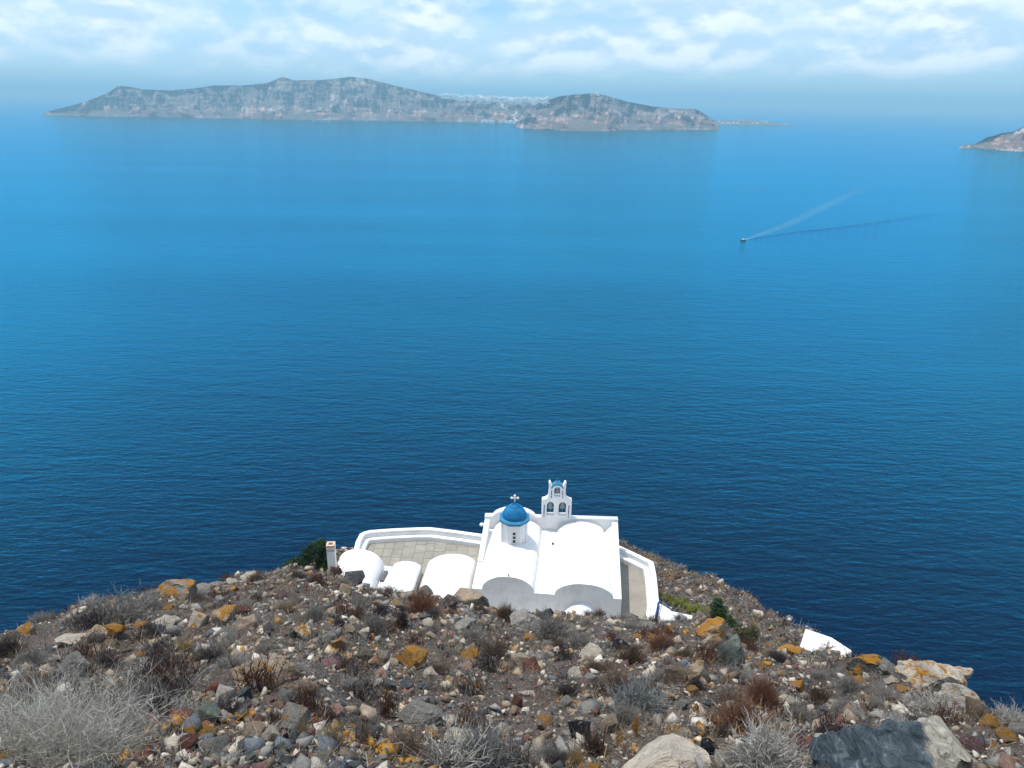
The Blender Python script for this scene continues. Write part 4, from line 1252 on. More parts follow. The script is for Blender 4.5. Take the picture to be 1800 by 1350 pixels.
RK = [
 (46, 1107, 36, 14, 'brown', .78, 'brown rock with an orange crown on the far left skyline'),
 (172, 1115, 32, 25, 'white', .60, 'chalky white rock blotched with orange beside an orange one'),
 (206, 1107, 36, 27, 'pink', .84, 'rock almost wholly crusted orange just right of a chalky white one'),
 (246, 1099, 28, 12, 'tan', .82, 'low orange crusted rock left of a smooth slate slab'),
 (277, 1107, 32, 22, 'slate', .0, 'smooth blue grey angular slab on the left slope'),
 (130, 1123, 52, 14, 'pale', .1, 'long pale flat stone left of the chalky white rock'),
 (84, 1181, 22, 16, 'pale', .5, 'cream stone showing over the top of the big grey bush'),
 (246, 1151, 20, 8, 'tan', .9, 'thin orange flake of rock on bare soil at left'),
 (310, 1024, 62, 40, 'grey', .66, 'big grey boulder with orange lichen on top on the left skyline'),
 (355, 1034, 32, 15, 'grey', .1, 'flat grey rock right of the left skyline boulder'),
 (381, 1027, 28, 12, 'grey', .0, 'second grey rock right of the left skyline boulder'),
 (408, 1022, 22, 8, 'pale', .0, 'thin pale slab on the left skyline'),
 (440, 1015, 30, 10, 'pale', .0, 'pale ledge stone on the skyline left of the green shrub'),
 (397, 1082, 46, 36, 'pale', .70, 'leaning pale rock netted with orange lichen'),
 (426, 1073, 28, 14, 'red', .0, 'dark red stone behind the orange netted rock'),
 (350, 1092, 34, 30, 'pale', .45, 'blocky pale rock left of the orange netted rock'),
 (295, 1092, 50, 24, 'pale', .3, 'wide pale rock behind the blue grey slab'),
 (436, 1096, 46, 28, 'tan', .15, 'rough tan rock right of the orange netted rock'),
 (472, 1100, 24, 24, 'grey', .0, 'craggy grey rock right of the rough tan one'),
 (296, 1067, 26, 10, 'dark', .75, 'dark rock with orange top left of the bare twigs'),
 (582, 1092, 15, 11, 'pale', .72, 'small pale rock with one yellow spot below the chimney slope'),
 (515, 1113, 17, 24, 'slate', .0, 'upright dark slate rock touching a white and orange one'),
 (535, 1114, 28, 28, 'white', .62, 'white and orange rock between two slate ones'),
 (555, 1115, 16, 18, 'slate', .0, 'slate wedge on the right of the white and orange rock'),
 (575, 1122, 32, 22, 'grey', .2, 'grey rock with a pinkish top left of an orange streaked one'),
 (597, 1130, 26, 26, 'pink', .62, 'peach rock streaked orange at mid left'),
 (327, 1176, 28, 18, 'white', .0, 'white topped angular rock with a dark underside at left'),
 (366, 1180, 15, 8, 'slate', .0, 'pale blue flake beside the white topped rock'),
 (337, 1197, 17, 8, 'slate', .0, 'slate flake below the white topped rock'),
 (568, 1161, 18, 11, 'black', .0, 'small rounded black stone at mid left'),
 (470, 1178, 120, 46, 'tan', .42, 'broad low sandy outcrop dotted orange'),
 (520, 1205, 70, 26, 'tan', .3, 'lower lip of the sandy outcrop'),
 (396, 1225, 38, 44, 'white', .2, 'tall craggy white rock on the left slope'),
 (365, 1227, 32, 24, 'pale', .55, 'cream rock with an orange edge left of the craggy white one'),
 (431, 1220, 26, 26, 'slate', .1, 'dark mottled rock right of the craggy white one'),
 (364, 1258, 46, 40, 'green', .25, 'grey green boulder below the craggy white rock'),
 (346, 1281, 62, 28, 'tan', .93, 'wide rock thick with orange lichen near the big grey bush'),
 (330, 1303, 42, 28, 'red', .0, 'dark red brown rock below the orange lichen rock'),
 (375, 1313, 54, 34, 'grey', .0, 'layered grey rock overhanging a dark gap at lower left'),
 (400, 1318, 34, 18, 'pale', .0, 'smooth cream cobble right of the layered grey rock'),
 (452, 1268, 30, 18, 'red', .0, 'dark red stone in the middle of the left rubble'),
 (448, 1236, 13, 13, 'white', .0, 'round white pebble in the left rubble'),
 (500, 1225, 30, 26, 'grey', .2, 'pale mottled grey rock above a pinkish one'),
 (489, 1241, 20, 16, 'pink', .45, 'pinkish rock with an orange spot in the left rubble'),
 (517, 1265, 52, 50, 'grey', .3, 'large rough grey rock in the left rubble'),
 (555, 1270, 28, 22, 'red', .35, 'red rock between the rough grey rock and a dark one'),
 (574, 1260, 40, 34, 'dark', .1, 'dark grey rock right of the red one'),
 (591, 1246, 30, 16, 'pink', .2, 'peach coloured rock behind the dark grey one'),
 (495, 1312, 26, 22, 'green', .0, 'angular grey green block in the lower left rubble'),
 (435, 1334, 28, 16, 'slate', .0, 'flat slate slab at the lower left edge'),
 (478, 1291, 30, 26, 'pale', .15, 'light grey rock above the lower left rubble'),
 (445, 1284, 42, 20, 'tan', .3, 'flat tan rock above the cream cobble'),
 (502, 1297, 14, 16, 'black', .0, 'black wedge stone in the lower left rubble'),
 (570, 1336, 36, 22, 'grey', .2, 'grey rock at the bottom edge left of centre'),
 (530, 1330, 30, 18, 'purple', .0, 'dull purple stone at the bottom left of centre'),
 (725, 1156, 52, 48, 'tan', .98, 'biggest bright orange lichen rock in the centre left'),
 (697, 1158, 16, 12, 'tan', .95, 'small orange crusted stone touching the biggest orange rock'),
 (757, 1186, 30, 28, 'pale', .1, 'rough pale rock below the biggest orange rock'),
 (744, 1205, 24, 18, 'slate', .0, 'flat slate under the rough pale rock'),
 (685, 1204, 28, 24, 'slate', .0, 'rounded slate boulder stone at centre left'),
 (715, 1205, 26, 24, 'slate', .0, 'slate stone right of the rounded slate one'),
 (720, 1213, 22, 14, 'pink', .3, 'salmon stone leaning on slate'),
 (670, 1186, 28, 22, 'pink', .0, 'pink brown pitted rock at centre left'),
 (640, 1149, 30, 26, 'green', .5, 'grey green rock with a yellow top at centre left'),
 (657, 1162, 24, 20, 'pink', .55, 'salmon and orange rock beside the grey green one'),
 (676, 1156, 22, 20, 'grey', .1, 'plain grey rock left of a cream cobble'),
 (690, 1166, 20, 16, 'pale', .0, 'cream cobble left of the biggest orange rock'),
 (614, 1163, 16, 14, 'red', .0, 'small red stone at the left of the pebble heap'),
 (658, 1177, 16, 13, 'dark', .0, 'dark green stone under the salmon rock'),
 (655, 1199, 22, 12, 'white', .1, 'white chip below the pink brown rock'),
 (642, 1112, 24, 17, 'white', .0, 'white rock on the slope above the pebble heap'),
 (613, 1105, 24, 12, 'tan', .0, 'tan rock left of the white one on the upper slope'),
 (660, 1138, 18, 10, 'tan', .88, 'low orange cap of rock above the salmon one'),
 (692, 1096, 24, 22, 'grey', .1, 'grey rock left of a dark purple bush'),
 (751, 1095, 24, 14, 'pale', .0, 'pale flat rock right of a dark purple bush'),
 (815, 1097, 46, 20, 'grey', .0, 'leaning grey slab on the upper centre slope'),
 (730, 1256, 92, 50, 'grey', .2, 'large smooth grey and tan boulder left of bottom centre'),
 (715, 1286, 24, 24, 'white', .62, 'white rock with an orange cap below the smooth boulder'),
 (757, 1289, 24, 28, 'white', .62, 'white rock flecked orange right of the orange capped one'),
 (741, 1269, 22, 22, 'pale', .55, 'speckled rock against the smooth boulder'),
 (630, 1293, 36, 18, 'slate', .1, 'pale blue grey flat slab at lower centre left'),
 (620, 1280, 18, 14, 'pale', .75, 'yellow spotted stone above the pale blue slab'),
 (656, 1281, 16, 16, 'red', .8, 'orange and red stone right of the pale blue slab'),
 (800, 1297, 72, 40, 'pale', .32, 'low pale mottled boulder sunk in grey scrub'),
 (885, 1281, 28, 22, 'pale', .1, 'knobbly pale rock right of the mottled boulder'),
 (790, 1196, 24, 16, 'pale', .66, 'pale rock with orange sides at centre'),
 (812, 1203, 20, 14, 'pale', .55, 'orange flecked stone in a line of stones at centre'),
 (836, 1206, 18, 14, 'pink', .6, 'pink and orange stone ending a line of stones'),
 (820, 1172, 26, 9, 'pink', .0, 'flat pinkish stone at centre'),
 (826, 1151, 32, 12, 'brown', .72, 'brown flat rock with orange patches at upper centre'),
 (825, 1050, 52, 34, 'tan', .05, 'large tan boulder at the foot of the chapel'),
 (851, 1059, 25, 38, 'dark', .0, 'dark pointed rock right of the tan boulder below the chapel'),
 (790, 1060, 30, 24, 'dark', .4, 'dark rock left of the tan boulder below the chapel'),
 (924, 1092, 56, 28, 'grey', .0, 'flat faced grey boulder below the chapel wall'),
 (964, 1076, 18, 18, 'dark', .0, 'small dark pyramid rock in front of the chapel wall'),
 (981, 1080, 16, 12, 'tan', .1, 'small tan rock between two dark ones at the chapel wall'),
 (1007, 1075, 40, 22, 'dark', .0, 'larger dark pyramid rock in front of the chapel apse'),
 (691, 1025, 22, 15, 'dark', .0, 'dark rock on the brow below the smallest vault'),
 (712, 1026, 18, 14, 'grey', .0, 'grey rock on the brow below the smallest vault'),
 (747, 1040, 26, 26, 'grey', .0, 'grey rock on the brow below the broad vault'),
 (590, 1004, 20, 16, 'red', .0, 'red brown rock at the foot of the chimney'),
 (622, 1018, 46, 30, 'dark', .0, 'dark sloping rock below the leftmost vault'),
 (608, 1038, 24, 20, 'tan', .3, 'tan rock below the dark sloping one'),
 (560, 1010, 26, 12, 'grey', .0, 'grey rock under the green shrub'),
 (520, 1007, 34, 12, 'grey', .0, 'flat grey rock left of the green shrub foot'),
 (617, 1069, 22, 10, 'pale', .1, 'flat pale stone on the slope below the leftmost vault'),
 (667, 1071, 18, 13, 'tan', .7, 'small tan rock topped orange left of the rust bush'),
 (697, 1062, 26, 22, 'grey', .55, 'grey rock with a yellow top at the left of the rust bush'),
 (1018, 1286, 44, 38, 'black', .0, 'jet black boulder at lower centre'),
 (1067, 1271, 38, 30, 'tan', .0, 'smooth rounded beige rock right of the black boulder'),
 (1182, 1283, 36, 26, 'white', .62, 'white rock splashed with orange red lichen'),
 (1180, 1258, 28, 26, 'pink', .3, 'pale peach rock above the orange splashed white one'),
 (1196, 1240, 26, 28, 'grey', .1, 'speckled grey rock above the pale peach one'),
 (1160, 1240, 26, 14, 'white', .7, 'low white and orange rock left of the speckled grey one'),
 (1178, 1226, 15, 14, 'pale', .8, 'small orange topped stone above the low orange rock'),
 (1027, 1220, 22, 16, 'pale', .72, 'orange lichen stone in the middle of the scrub'),
 (1040, 1149, 42, 28, 'pale', .2, 'mottled white and brown rock at centre right'),
 (1031, 1171, 24, 12, 'white', .55, 'white wedge with orange below the mottled rock'),
 (1059, 1172, 16, 14, 'pale', .62, 'small pale and orange stone right of the white wedge'),
 (1088, 1135, 34, 16, 'black', .1, 'dark green black rock on the upper centre slope'),
 (1120, 1134, 26, 16, 'pale', .1, 'pale rock right of the dark green black one'),
 (1120, 1121, 15, 10, 'tan', .95, 'small solid orange stone above the pale rock'),
 (1174, 1105, 18, 15, 'tan', .88, 'pointed orange rock below the white stair wall'),
 (1173, 1152, 22, 10, 'pale', .7, 'flat cream stone with yellow below the pink brown cushion'),
 (936, 1172, 38, 22, 'red', .0, 'dark red rock left of the scrub at centre'),
 (912, 1158, 34, 20, 'tan', .1, 'tan rock behind the dark red one'),
 (909, 1235, 22, 26, 'red', .0, 'reddish rock with a white top at lower centre'),
 (928, 1218, 30, 14, 'white', .0, 'crumbled white stone above the reddish rock'),
 (991, 1236, 30, 22, 'grey', .1, 'domed grey rock left of the twigs at lower centre'),
 (1038, 1242, 13, 13, 'pale', .0, 'round pale pebble right of the domed grey rock'),
 (1018, 1240, 20, 10, 'pale', .6, 'flat stone with orange rim beside the round pebble'),
 (1010, 1185, 34, 16, 'pale', .1, 'low pale rock with a white rim at centre'),
 (1040, 1195, 30, 20, 'grey', .0, 'grey slab fragments at centre'),
 (1155, 1338, 175, 74, 'pale', .22, 'huge pale boulder with a yellow spot at the bottom edge'),
 (940, 1326, 38, 15, 'pale', .45, 'pale rock with two orange dots at the bottom edge'),
 (975, 1318, 26, 10, 'red', .0, 'red stone beside the orange dotted pale rock'),
 (1190, 1188, 46, 44, 'brown', .1, 'brown outcrop left of the tan one at right of centre'),
 (1222, 1185, 56, 50, 'tan', .35, 'tall tan outcrop with an orange spot right of centre'),
 (1216, 1213, 19, 14, 'tan', .95, 'orange stone below the tall tan outcrop'),
 (1223, 1243, 14, 15, 'tan', .9, 'upright orange stone beside a pale cobble'),
 (1216, 1252, 12, 12, 'white', .0, 'pale cobble left of the upright orange stone'),
 (1227, 1207, 11, 10, 'white', .0, 'left of two white pebbles below the tan outcrop'),
 (1236, 1209, 10, 9, 'white', .0, 'right of two white pebbles below the tan outcrop'),
 (1280, 1190, 10, 19, 'pale', .85, 'narrow standing orange stone on dark soil'),
 (1252, 1105, 60, 36, 'tan', .66, 'orange spotted outcrop on the brow right of the stair wall'),
 (1285, 1140, 46, 54, 'green', .05, 'steep grey green rock face below the olive shrub'),
 (1312, 1175, 18, 20, 'pale', .0, 'pale block left of the orange topped slate rock'),
 (1333, 1170, 24, 20, 'slate', .66, 'slate rock with an orange and white top'),
 (1392, 1141, 58, 16, 'brown', .93, 'long orange ledge left of the white hut'),
 (1378, 1155, 20, 14, 'white', .66, 'white and orange rock below the orange ledge'),
 (1350, 1148, 22, 12, 'tan', .75, 'tan rock with orange left of the orange ledge'),
 (1400, 1205, 26, 24, 'tan', .97, 'rounded bright orange rock below the white hut'),
 (1371, 1187, 11, 12, 'tan', .95, 'small orange stone up left of the rounded orange rock'),
 (1414, 1221, 11, 8, 'white', .4, 'small white stone beside the rounded orange rock'),
 (1377, 1229, 34, 13, 'pale', .15, 'flat cream stone below the rounded orange rock'),
 (1448, 1270, 38, 24, 'pink', .25, 'pinkish tan rock left of the great dark boulder'),
 (1473, 1275, 16, 12, 'pink', .0, 'small pink stone right of the pinkish tan rock'),
 (1495, 1249, 26, 16, 'pink', .55, 'orange and pink rock above the great dark boulder'),
 (1470, 1237, 24, 18, 'pale', .35, 'pale rock with an orange mark beside the dark brown bush'),
 (1398, 1303, 48, 32, 'red', .1, 'large red brown rock at lower right'),
 (1247, 1313, 34, 24, 'black', .0, 'black rock with a tan patch at lower right of centre'),
 (1267, 1337, 32, 24, 'pale', .0, 'pale grey rock at the bottom under grey twigs'),
 (1432, 1318, 24, 18, 'pale', .55, 'pale rock with an orange blot left of the great dark boulder'),
 (1286, 1237, 26, 18, 'pale', .0, 'pale grey angular rock behind the rust bushes'),
 (1250, 1267, 30, 28, 'red', .6, 'red and orange rock left of the rust bushes'),
 (1203, 1290, 26, 26, 'pale', .4, 'pale lichened rock at the left of the black and tan rock'),
 (1520, 1172, 62, 40, 'dark', .55, 'dark rock with orange patches on the right brow'),
 (1560, 1166, 34, 22, 'grey', .1, 'broken grey rock right of the dark orange patched one'),
 (1590, 1213, 30, 20, 'tan', .88, 'orange lump of rock on the right slope'),
 (1510, 1200, 30, 15, 'tan', .85, 'orange edged rock below the dark patched one'),
 (1522, 1189, 16, 9, 'pale', .0, 'small pale stone under the dark patched rock'),
 (1565, 1197, 22, 12, 'pale', .0, 'pale flake under the broken grey rock'),
 (1716, 1248, 38, 40, 'brown', .15, 'rounded brown boulder on the right skyline'),
 (1742, 1272, 36, 22, 'tan', .92, 'bright orange rock on the right skyline'),
 (1770, 1293, 36, 22, 'tan', .72, 'orange and white rock below the skyline orange one'),
 (1788, 1284, 34, 22, 'grey', .1, 'grey rock at the right edge of the view'),
 (1706, 1314, 48, 30, 'purple', .0, 'dull purple red rock at lower right'),
 (1672, 1311, 28, 18, 'pale', .55, 'white and orange rock between the great boulder and the purple rock'),
 (1748, 1313, 20, 12, 'pink', .7, 'pink stone with orange right of the purple rock'),
 (1772, 1344, 52, 22, 'pink', .0, 'pink rock at the lower right corner'),
 (1690, 1338, 50, 22, 'white', .1, 'white streaked rock below the purple one'),
]
for r in RK:
    rock(*r)
# the great two-toned boulder and the skyline outcrop on the right
duo_m = rock_m.copy()
duo_m.name = 'two_toned_rock'
t2 = NT(duo_m.node_tree)
bs = duo_m.node_tree.nodes['Principled BSDF']
oc2 = obj_co(t2)
sx = t2.n('SeparateXYZ', ins={0: oc2})
nz = t2.noise(oc2, 5.0, 6, 0.65)
edge = t2.math('ADD', t2.math('ADD', sx.outputs[0], t2.math('MULTIPLY', sx.outputs[2], 0.05)), t2.math('MULTIPLY', t2.math('SUBTRACT', nz, 0.5), 0.22))
f = t2.ramp(edge, [(0.06, 0.0), (0.10, 1.0)])
swirl = t2.noise(t2.mapv(oc2, (1.2, 1.2, 3.0), rot=(.5, .3, .8)), 6.0, 8, 0.75, 0.7)
dk = t2.ramp(swirl, [(0.3, (0.010, 0.016, 0.022)), (0.46, (0.04, 0.056, 0.068)), (0.57, (0.085, 0.108, 0.12)), (0.68, (0.24, 0.27, 0.28))])
vein = t2.noise(t2.mapv(oc2, (1, 1, 2.5), rot=(.2, .9, .3)), 7.0, 8, 0.72, 0.8)
lt = t2.ramp(vein, [(0.32, (0.07, 0.065, 0.06)), (0.45, (0.27, 0.245, 0.20)), (0.6, (0.46, 0.42, 0.34)), (0.75, (0.52, 0.46, 0.36))])
t2.put(bs.inputs['Base Color'], t2.mix(f, dk, lt))
t2.put(bs.inputs['Normal'], t2.bump(t2.math('ADD', swirl, vein), 0.8, 0.05))
gm = rock_mesh(911, 5, 12, 0.20)
gm.materials.clear(); gm.materials.append(duo_m)
P = hit(1570, 1345)
dep = project(P)[2]
W = 285 / FPX * dep
o = link('boulder', gm)
o.location = P + Vector((0.03, 0.05, -0.04)); o.scale = (W * 1.02, W * .95, W * .62); o.rotation_euler = (R(10), R(16), R(-14))
tag(o, 'great boulder half dark slate and half pale tan in the lower right', 'boulder')
om = rock_mesh(940, 5, 14, 0.20)
o = rock(1638, 1186, 112, 78, 'pale', .60, 'jagged pale outcrop streaked orange on the right skyline', mesh=om, rz=R(-28), sink=.30)
o.rotation_euler = (R(6), R(22), R(-32))
o = rock(1682, 1222, 56, 40, 'white', .45, 'white ledge below the jagged outcrop on the right skyline', rz=R(-35))
o.rotation_euler = (R(6), R(24), R(-35))

# the many smaller stones: the largest as single stones, the rest as one scree
rg = np.random.RandomState(9)
LM = [('big grey bush', 110, 1270), ('left skyline boulder', 310, 1024), ('orange netted rock', 397, 1082), ('blue grey slab', 277, 1107), ('sandy outcrop', 470, 1178), ('craggy white rock', 396, 1225),
      ('layered grey rock', 375, 1313), ('rough grey rock', 517, 1265), ('white and orange rock', 535, 1114), ('biggest orange rock', 725, 1156), ('smooth boulder', 730, 1256), ('pale mottled boulder', 800, 1297),
      ('rust bush', 743, 1070), ('leaning grey slab', 815, 1097), ('flat faced boulder', 924, 1092), ('dark red rock', 936, 1172), ('mottled brown rock', 1040, 1149), ('black boulder', 1018, 1286),
      ('beige rock', 1067, 1271), ('dark green rock', 1088, 1135), ('pink brown cushion', 1160, 1130), ('tall tan outcrop', 1222, 1185), ('huge pale boulder', 1155, 1330), ('steep green rock', 1285, 1140),
      ('rust shrubs', 1320, 1260), ('rounded orange rock', 1400, 1205), ('orange ledge', 1392, 1141), ('great boulder', 1570, 1300), ('skyline outcrop', 1638, 1186), ('pinkish tan rock', 1448, 1270), ('purple rock', 1706, 1314),
      ('chimney', 585, 990), ('left vault', 640, 1010), ('domed grey rock', 991, 1236), ('right skyline boulder', 1716, 1248), ('red brown rock', 1398, 1303)]
used_lab = {}
def where_phrase(lead, px, py):
    order = sorted(LM, key=lambda l: (l[1] - px) ** 2 + 2.5 * (l[2] - py) ** 2)
    for nm, lx, ly in order[:4]:
        dx, dy = px - lx, (py - ly) * 1.6
        side = ('right of' if dx > 0 else 'left of') if abs(dx) > abs(dy) else ('just below' if dy > 0 else 'just above')
        for q in ('', 'close ' if side[0] in 'rl' else ''):
            lab = f'{lead} {q}{side} the {nm}'
            if lab not in used_lab:
                used_lab[lab] = 1
                return lab
    return lab
def scatter(n, dmin, dmax, power=1.0, phimax=R(46)):
    u = rg.rand(n)
    d = (dmin ** power + u * (dmax ** power - dmin ** power)) ** (1 / power)
    ph = rg.uniform(-phimax, phimax, n)
    x, y = d * np.sin(ph), d * np.cos(ph)
    keep = d < np.interp(ph, bphi, bR) + 0.6
    return x[keep], y[keep]
names = ['grey', 'grey', 'pale', 'tan', 'tan', 'white', 'dark', 'brown', 'pale', 'pink', 'brown', 'green']
words = dict(grey='grey', pale='pale', tan='tan', white='white', dark='dark', slate='slate blue', red='dull red', pink='pinkish', brown='brown', green='grey green')
sx_, sy_ = scatter(520, 3.6, 22, 1.0)
cnt = 0
for x, y in zip(sx_, sy_):
    s = float(np.clip(rg.lognormal(-2.0, .35), .07, .30)) * (1 + .025 * math.hypot(x, y))
    if any((x - a) ** 2 + (y - b_) ** 2 < (r_ + s * .5) ** 2 for a, b_, r_ in placed):
        continue
    cn = names[rg.randint(len(names))]
    li = rg.choice([0, 0, .4, .5, .65, .75])
    lw = ' with orange lichen' if li > .5 else ''
    z = float(ground(x, y))
    px, py, dep = project((x, y, z))
    zone = 'left' if px < 600 else ('middle' if px < 1200 else 'right')
    where = 'near' if py > 1230 else 'upper'
    rock(px, py, 20, 14, cn, float(li), where_phrase(f'small {words[cn]} stone{lw}', px, py), P=Vector((x, y, z)), size=(s, s * .9, s * .62), group=f'small {words[cn]} stones{lw}, {zone} {where}')
    cnt += 1
    if cnt >= 120:
        break
# scree
att_m, t, b = material('scree_stone', 0.92)
ca = t.n('Attribute', attribute_name='Col').outputs[0]
pos = geo_pos(t)
nn_ = t.noise(pos, 30.0, 4, 0.7)
c = t.mix(t.ramp(nn_, [(0.3, 0.6), (0.6, 0.0)]), ca, t.mix(1.0, ca, (0.45, 0.45, 0.45), 'MULTIPLY'))
lp = t.math('ADD', t.noise(pos, 1.1, 3, 0.5), t.math('MULTIPLY', t.noise(pos, 14.0, 5, 0.7), 0.8))
c = t.mix(t.math('MULTIPLY', t.math('SUBTRACT', lp, 1.04), 14.0, True), c, t.mix(nn_, (0.22, 0.085, 0.005), (0.52, 0.27, 0.03)))
t.put(b.inputs['Base Color'], c)
t.put(b.inputs['Normal'], t.bump(nn_, 0.6, 0.02))
shards = []                                   # broken angular stones: hulls of a handful of points
for k in range(12):
    r2 = np.random.RandomState(900 + k)
    bm = bmesh.new()
    for q in r2.normal(size=(8 + k % 5, 3)):
        bm.verts.new(q / np.linalg.norm(q) * r2.uniform(.38, .6))
    r_ = bmesh.ops.convex_hull(bm, input=bm.verts)
    bmesh.ops.delete(bm, geom=[g for g in r_['geom_interior'] if isinstance(g, bmesh.types.BMVert)], context='VERTS')
    bmesh.ops.triangulate(bm, faces=bm.faces)
    bm.verts.index_update()
    shards.append((np.array([v.co[:] for v in bm.verts]), np.array([[v.index for v in f.verts] for f in bm.faces])))
    bm.free()
def scree(x, y, sizes, cols, name, label):
    kind = rg.randint(len(shards), size=len(x))
    VV, FF, CC, off = [], [], [], 0
    gz = ground(x, y)
    for k, (iv, itf) in enumerate(shards):
        q = np.where(kind == k)[0]
        n = len(q)
        if n == 0:
            continue
        V = iv[None] * rg.uniform(.6, 1.25, (n, 1, 3)) * np.array([1, 1, .72])
        a = rg.uniform(0, 6.28, n); ca_, sa_ = np.cos(a), np.sin(a)
        X = V[..., 0] * ca_[:, None] - V[..., 1] * sa_[:, None]
        Y = V[..., 0] * sa_[:, None] + V[..., 1] * ca_[:, None]
        Zz = V[..., 2] + X * rg.uniform(-.5, .5, n)[:, None] + Y * rg.uniform(-.5, .5, n)[:, None]
        V = np.stack([X, Y, Zz], -1) * sizes[q][:, None, None]
        V = V + np.stack([x[q], y[q], gz[q] + sizes[q] * .04], -1)[:, None]
        VV.append(V.reshape(-1, 3)); CC.append(np.repeat(cols[q], len(iv), 0))
        FF.append((itf[None] + (np.arange(n) * len(iv))[:, None, None]).reshape(-1, 3) + off)
        off += n * len(iv)
    o = link(name, fast_mesh(name, np.concatenate(VV), [np.concatenate(FF)], att_m, np.concatenate(CC)))
    stuff(o, label, 'stones')
pal = np.array([COLS[k] for k in ['grey', 'grey', 'tan', 'tan', 'pale', 'white', 'dark', 'slate', 'grey', 'brown', 'brown', 'brown', 'purple', 'dark', 'tan', 'pale', 'tan', 'red', 'pale', 'grey']]) * .92
x, y = scatter(30000, 3.2, 23, 1.0)
patchy = fbm(x * .55, y * .55, 88, 3) + .25 * rg.randn(len(x))
k_ = patchy > -0.28
x, y = x[k_], y[k_]
d_ = np.hypot(x, y)
sz = np.clip(rg.lognormal(-3.0, .62, len(x)), .016, .22) * (.75 + .05 * d_)
cl = pal[rg.randint(len(pal), size=len(x))] * rg.uniform(.7, 1.2, (len(x), 1))
scree(x, y, sz, cl, 'scree', 'loose grey tan and reddish gravel over the near slope')
# a heap of fresh rubble at lower left and the stony face of the lower spur
cx = hit(470, 1320)
n = 1100
x, y = cx.x + rg.randn(n) * .75, cx.y + rg.randn(n) * .45
scree(x, y, np.clip(rg.lognormal(-3.0, .6, n), .015, .17), np.array([COLS[k] for k in ['pale', 'grey', 'grey', 'slate', 'white', 'purple', 'tan', 'dark', 'dark', 'brown']])[rg.randint(10, size=n)] * rg.uniform(.55, 1.0, (n, 1)), 'rubble', 'pale broken rubble at the lower left of the slope')
n = 9000
x, y = rg.uniform(4, 24, n), rg.uniform(22, 56, n)
ph = np.arctan2(x, y); d_ = np.hypot(x, y)
k_ = (ph > R(8)) & (ph < R(34)) & (d_ < np.interp(ph, sphi, sR) + 1.0) & ~((np.abs(x + 1.4) < 9.4) & (np.abs(y - 45) < 6.5))
x, y = x[k_], y[k_]
scree(x, y, np.clip(rg.lognormal(-1.75, .5, len(x)), .07, .7), pal[rg.randint(len(pal), size=len(x))] * rg.uniform(.6, 1.1, (len(x), 1)), 'spur_stones', 'grey stones covering the lower spur right of the chapel')
n = 500
x, y = rg.uniform(-14.5, -10.6, n), rg.uniform(38, 50, n)
scree(x, y, np.clip(rg.lognormal(-1.2, .5, n), .12, .9), pal[rg.randint(len(pal), size=n)] * .9, 'spur_rubble', 'grey stones on the spur behind the chimney')

# ------------------------------------------------------------------ dry shrubs and grass
plant_m, t, b = material('dry_twigs', 0.9)
ca = t.n('Attribute', attribute_name='Col').outputs[0]
oi = t.n('ObjectInfo')
c = t.mix(1.0, ca, oi.outputs['Color'], 'MULTIPLY')
t.put(b.inputs['Base Color'], c)
tl = t.n('BsdfTranslucent', ins={'Color': c})
mx = t.n('MixShader', ins={0: 0.18, 1: b.outputs[0], 2: tl.outputs[0]})
t.t.links.new(mx.outputs[0], t.t.nodes['Material Output'].inputs['Surface'])
def strands(B, D, L, w, bend, tipw=0.25):
    """ribbons: base points, unit directions, lengths, widths, bend vectors -> verts, faces"""
    n = len(B)
    S = np.cross(D, rg.normal(size=(n, 3)))
    S /= np.linalg.norm(S, axis=1)[:, None] + 1e-9
    M = B + D * (L * .55)[:, None] + bend * .35
    T = B + D * L[:, None] + bend
    V = np.stack([B - S * w[:, None], B + S * w[:, None], M + S * w[:, None] * .75, M - S * w[:, None] * .75, T + S * w[:, None] * tipw, T - S * w[:, None] * tipw], 1)
    i = np.arange(n)[:, None] * 6
    return V.reshape(-1, 3), np.concatenate([i + np.array([0, 1, 2, 3]), i + np.array([3, 2, 4, 5])])
def bush_data(n1, n2, seed, flat=.75, up=.35, w=.006, curl=.12, stems=0.30):
    """unit dome (radius 1) of main twigs and finer side twigs"""
    global rg
    keep = rg; rg = np.random.RandomState(seed)
    D = rg.normal(size=(n1, 3)); D[:, 2] = np.abs(D[:, 2]) + up
    D /= np.linalg.norm(D, axis=1)[:, None]
    B = rg.normal(size=(n1, 3)) * np.array([stems, stems, .02]) * .5
    B[:, 2] = -0.05
    lump = 1 + .22 * np.sin(D[:, 0] * 5 + seed) * np.cos(D[:, 1] * 4.3 + seed * 2)
    L = rg.uniform(.6, 1.0, n1) * lump
    bend = rg.normal(size=(n1, 3)) * curl
    w1 = np.full(n1, w) * rg.uniform(.7, 1.4, n1)
    V1, F1 = strands(B, D, L, w1, bend)
    k = rg.randint(n1, size=n2)
    f = rg.uniform(.35, 1.0, n2)
    B2 = B[k] + D[k] * (L[k] * f)[:, None] + bend[k] * (f ** 1.7)[:, None]
    D2 = D[k] * .8 + rg.normal(size=(n2, 3)) * .55 + np.array([0, 0, .25])
    D2 /= np.linalg.norm(D2, axis=1)[:, None]
    V2, F2 = strands(B2, D2, rg.uniform(.10, .30, n2), np.full(n2, w * .7), rg.normal(size=(n2, 3)) * .03)
    V = np.concatenate([V1, V2]); F = np.concatenate([F1, F2 + len(V1)])
    V[:, 2] *= flat
    c1 = np.repeat(rg.uniform(.55, 1.1, n1), 6); c2 = np.repeat(rg.uniform(.7, 1.35, n2), 6)
    C = np.concatenate([c1, c2])[:, None] * np.array([[1, 1, 1]])
    rg = keep
    return V, F, C
def plant_mesh(name, data):
    V, F, C = data
    return fast_mesh(name, V, [F], plant_m, C)
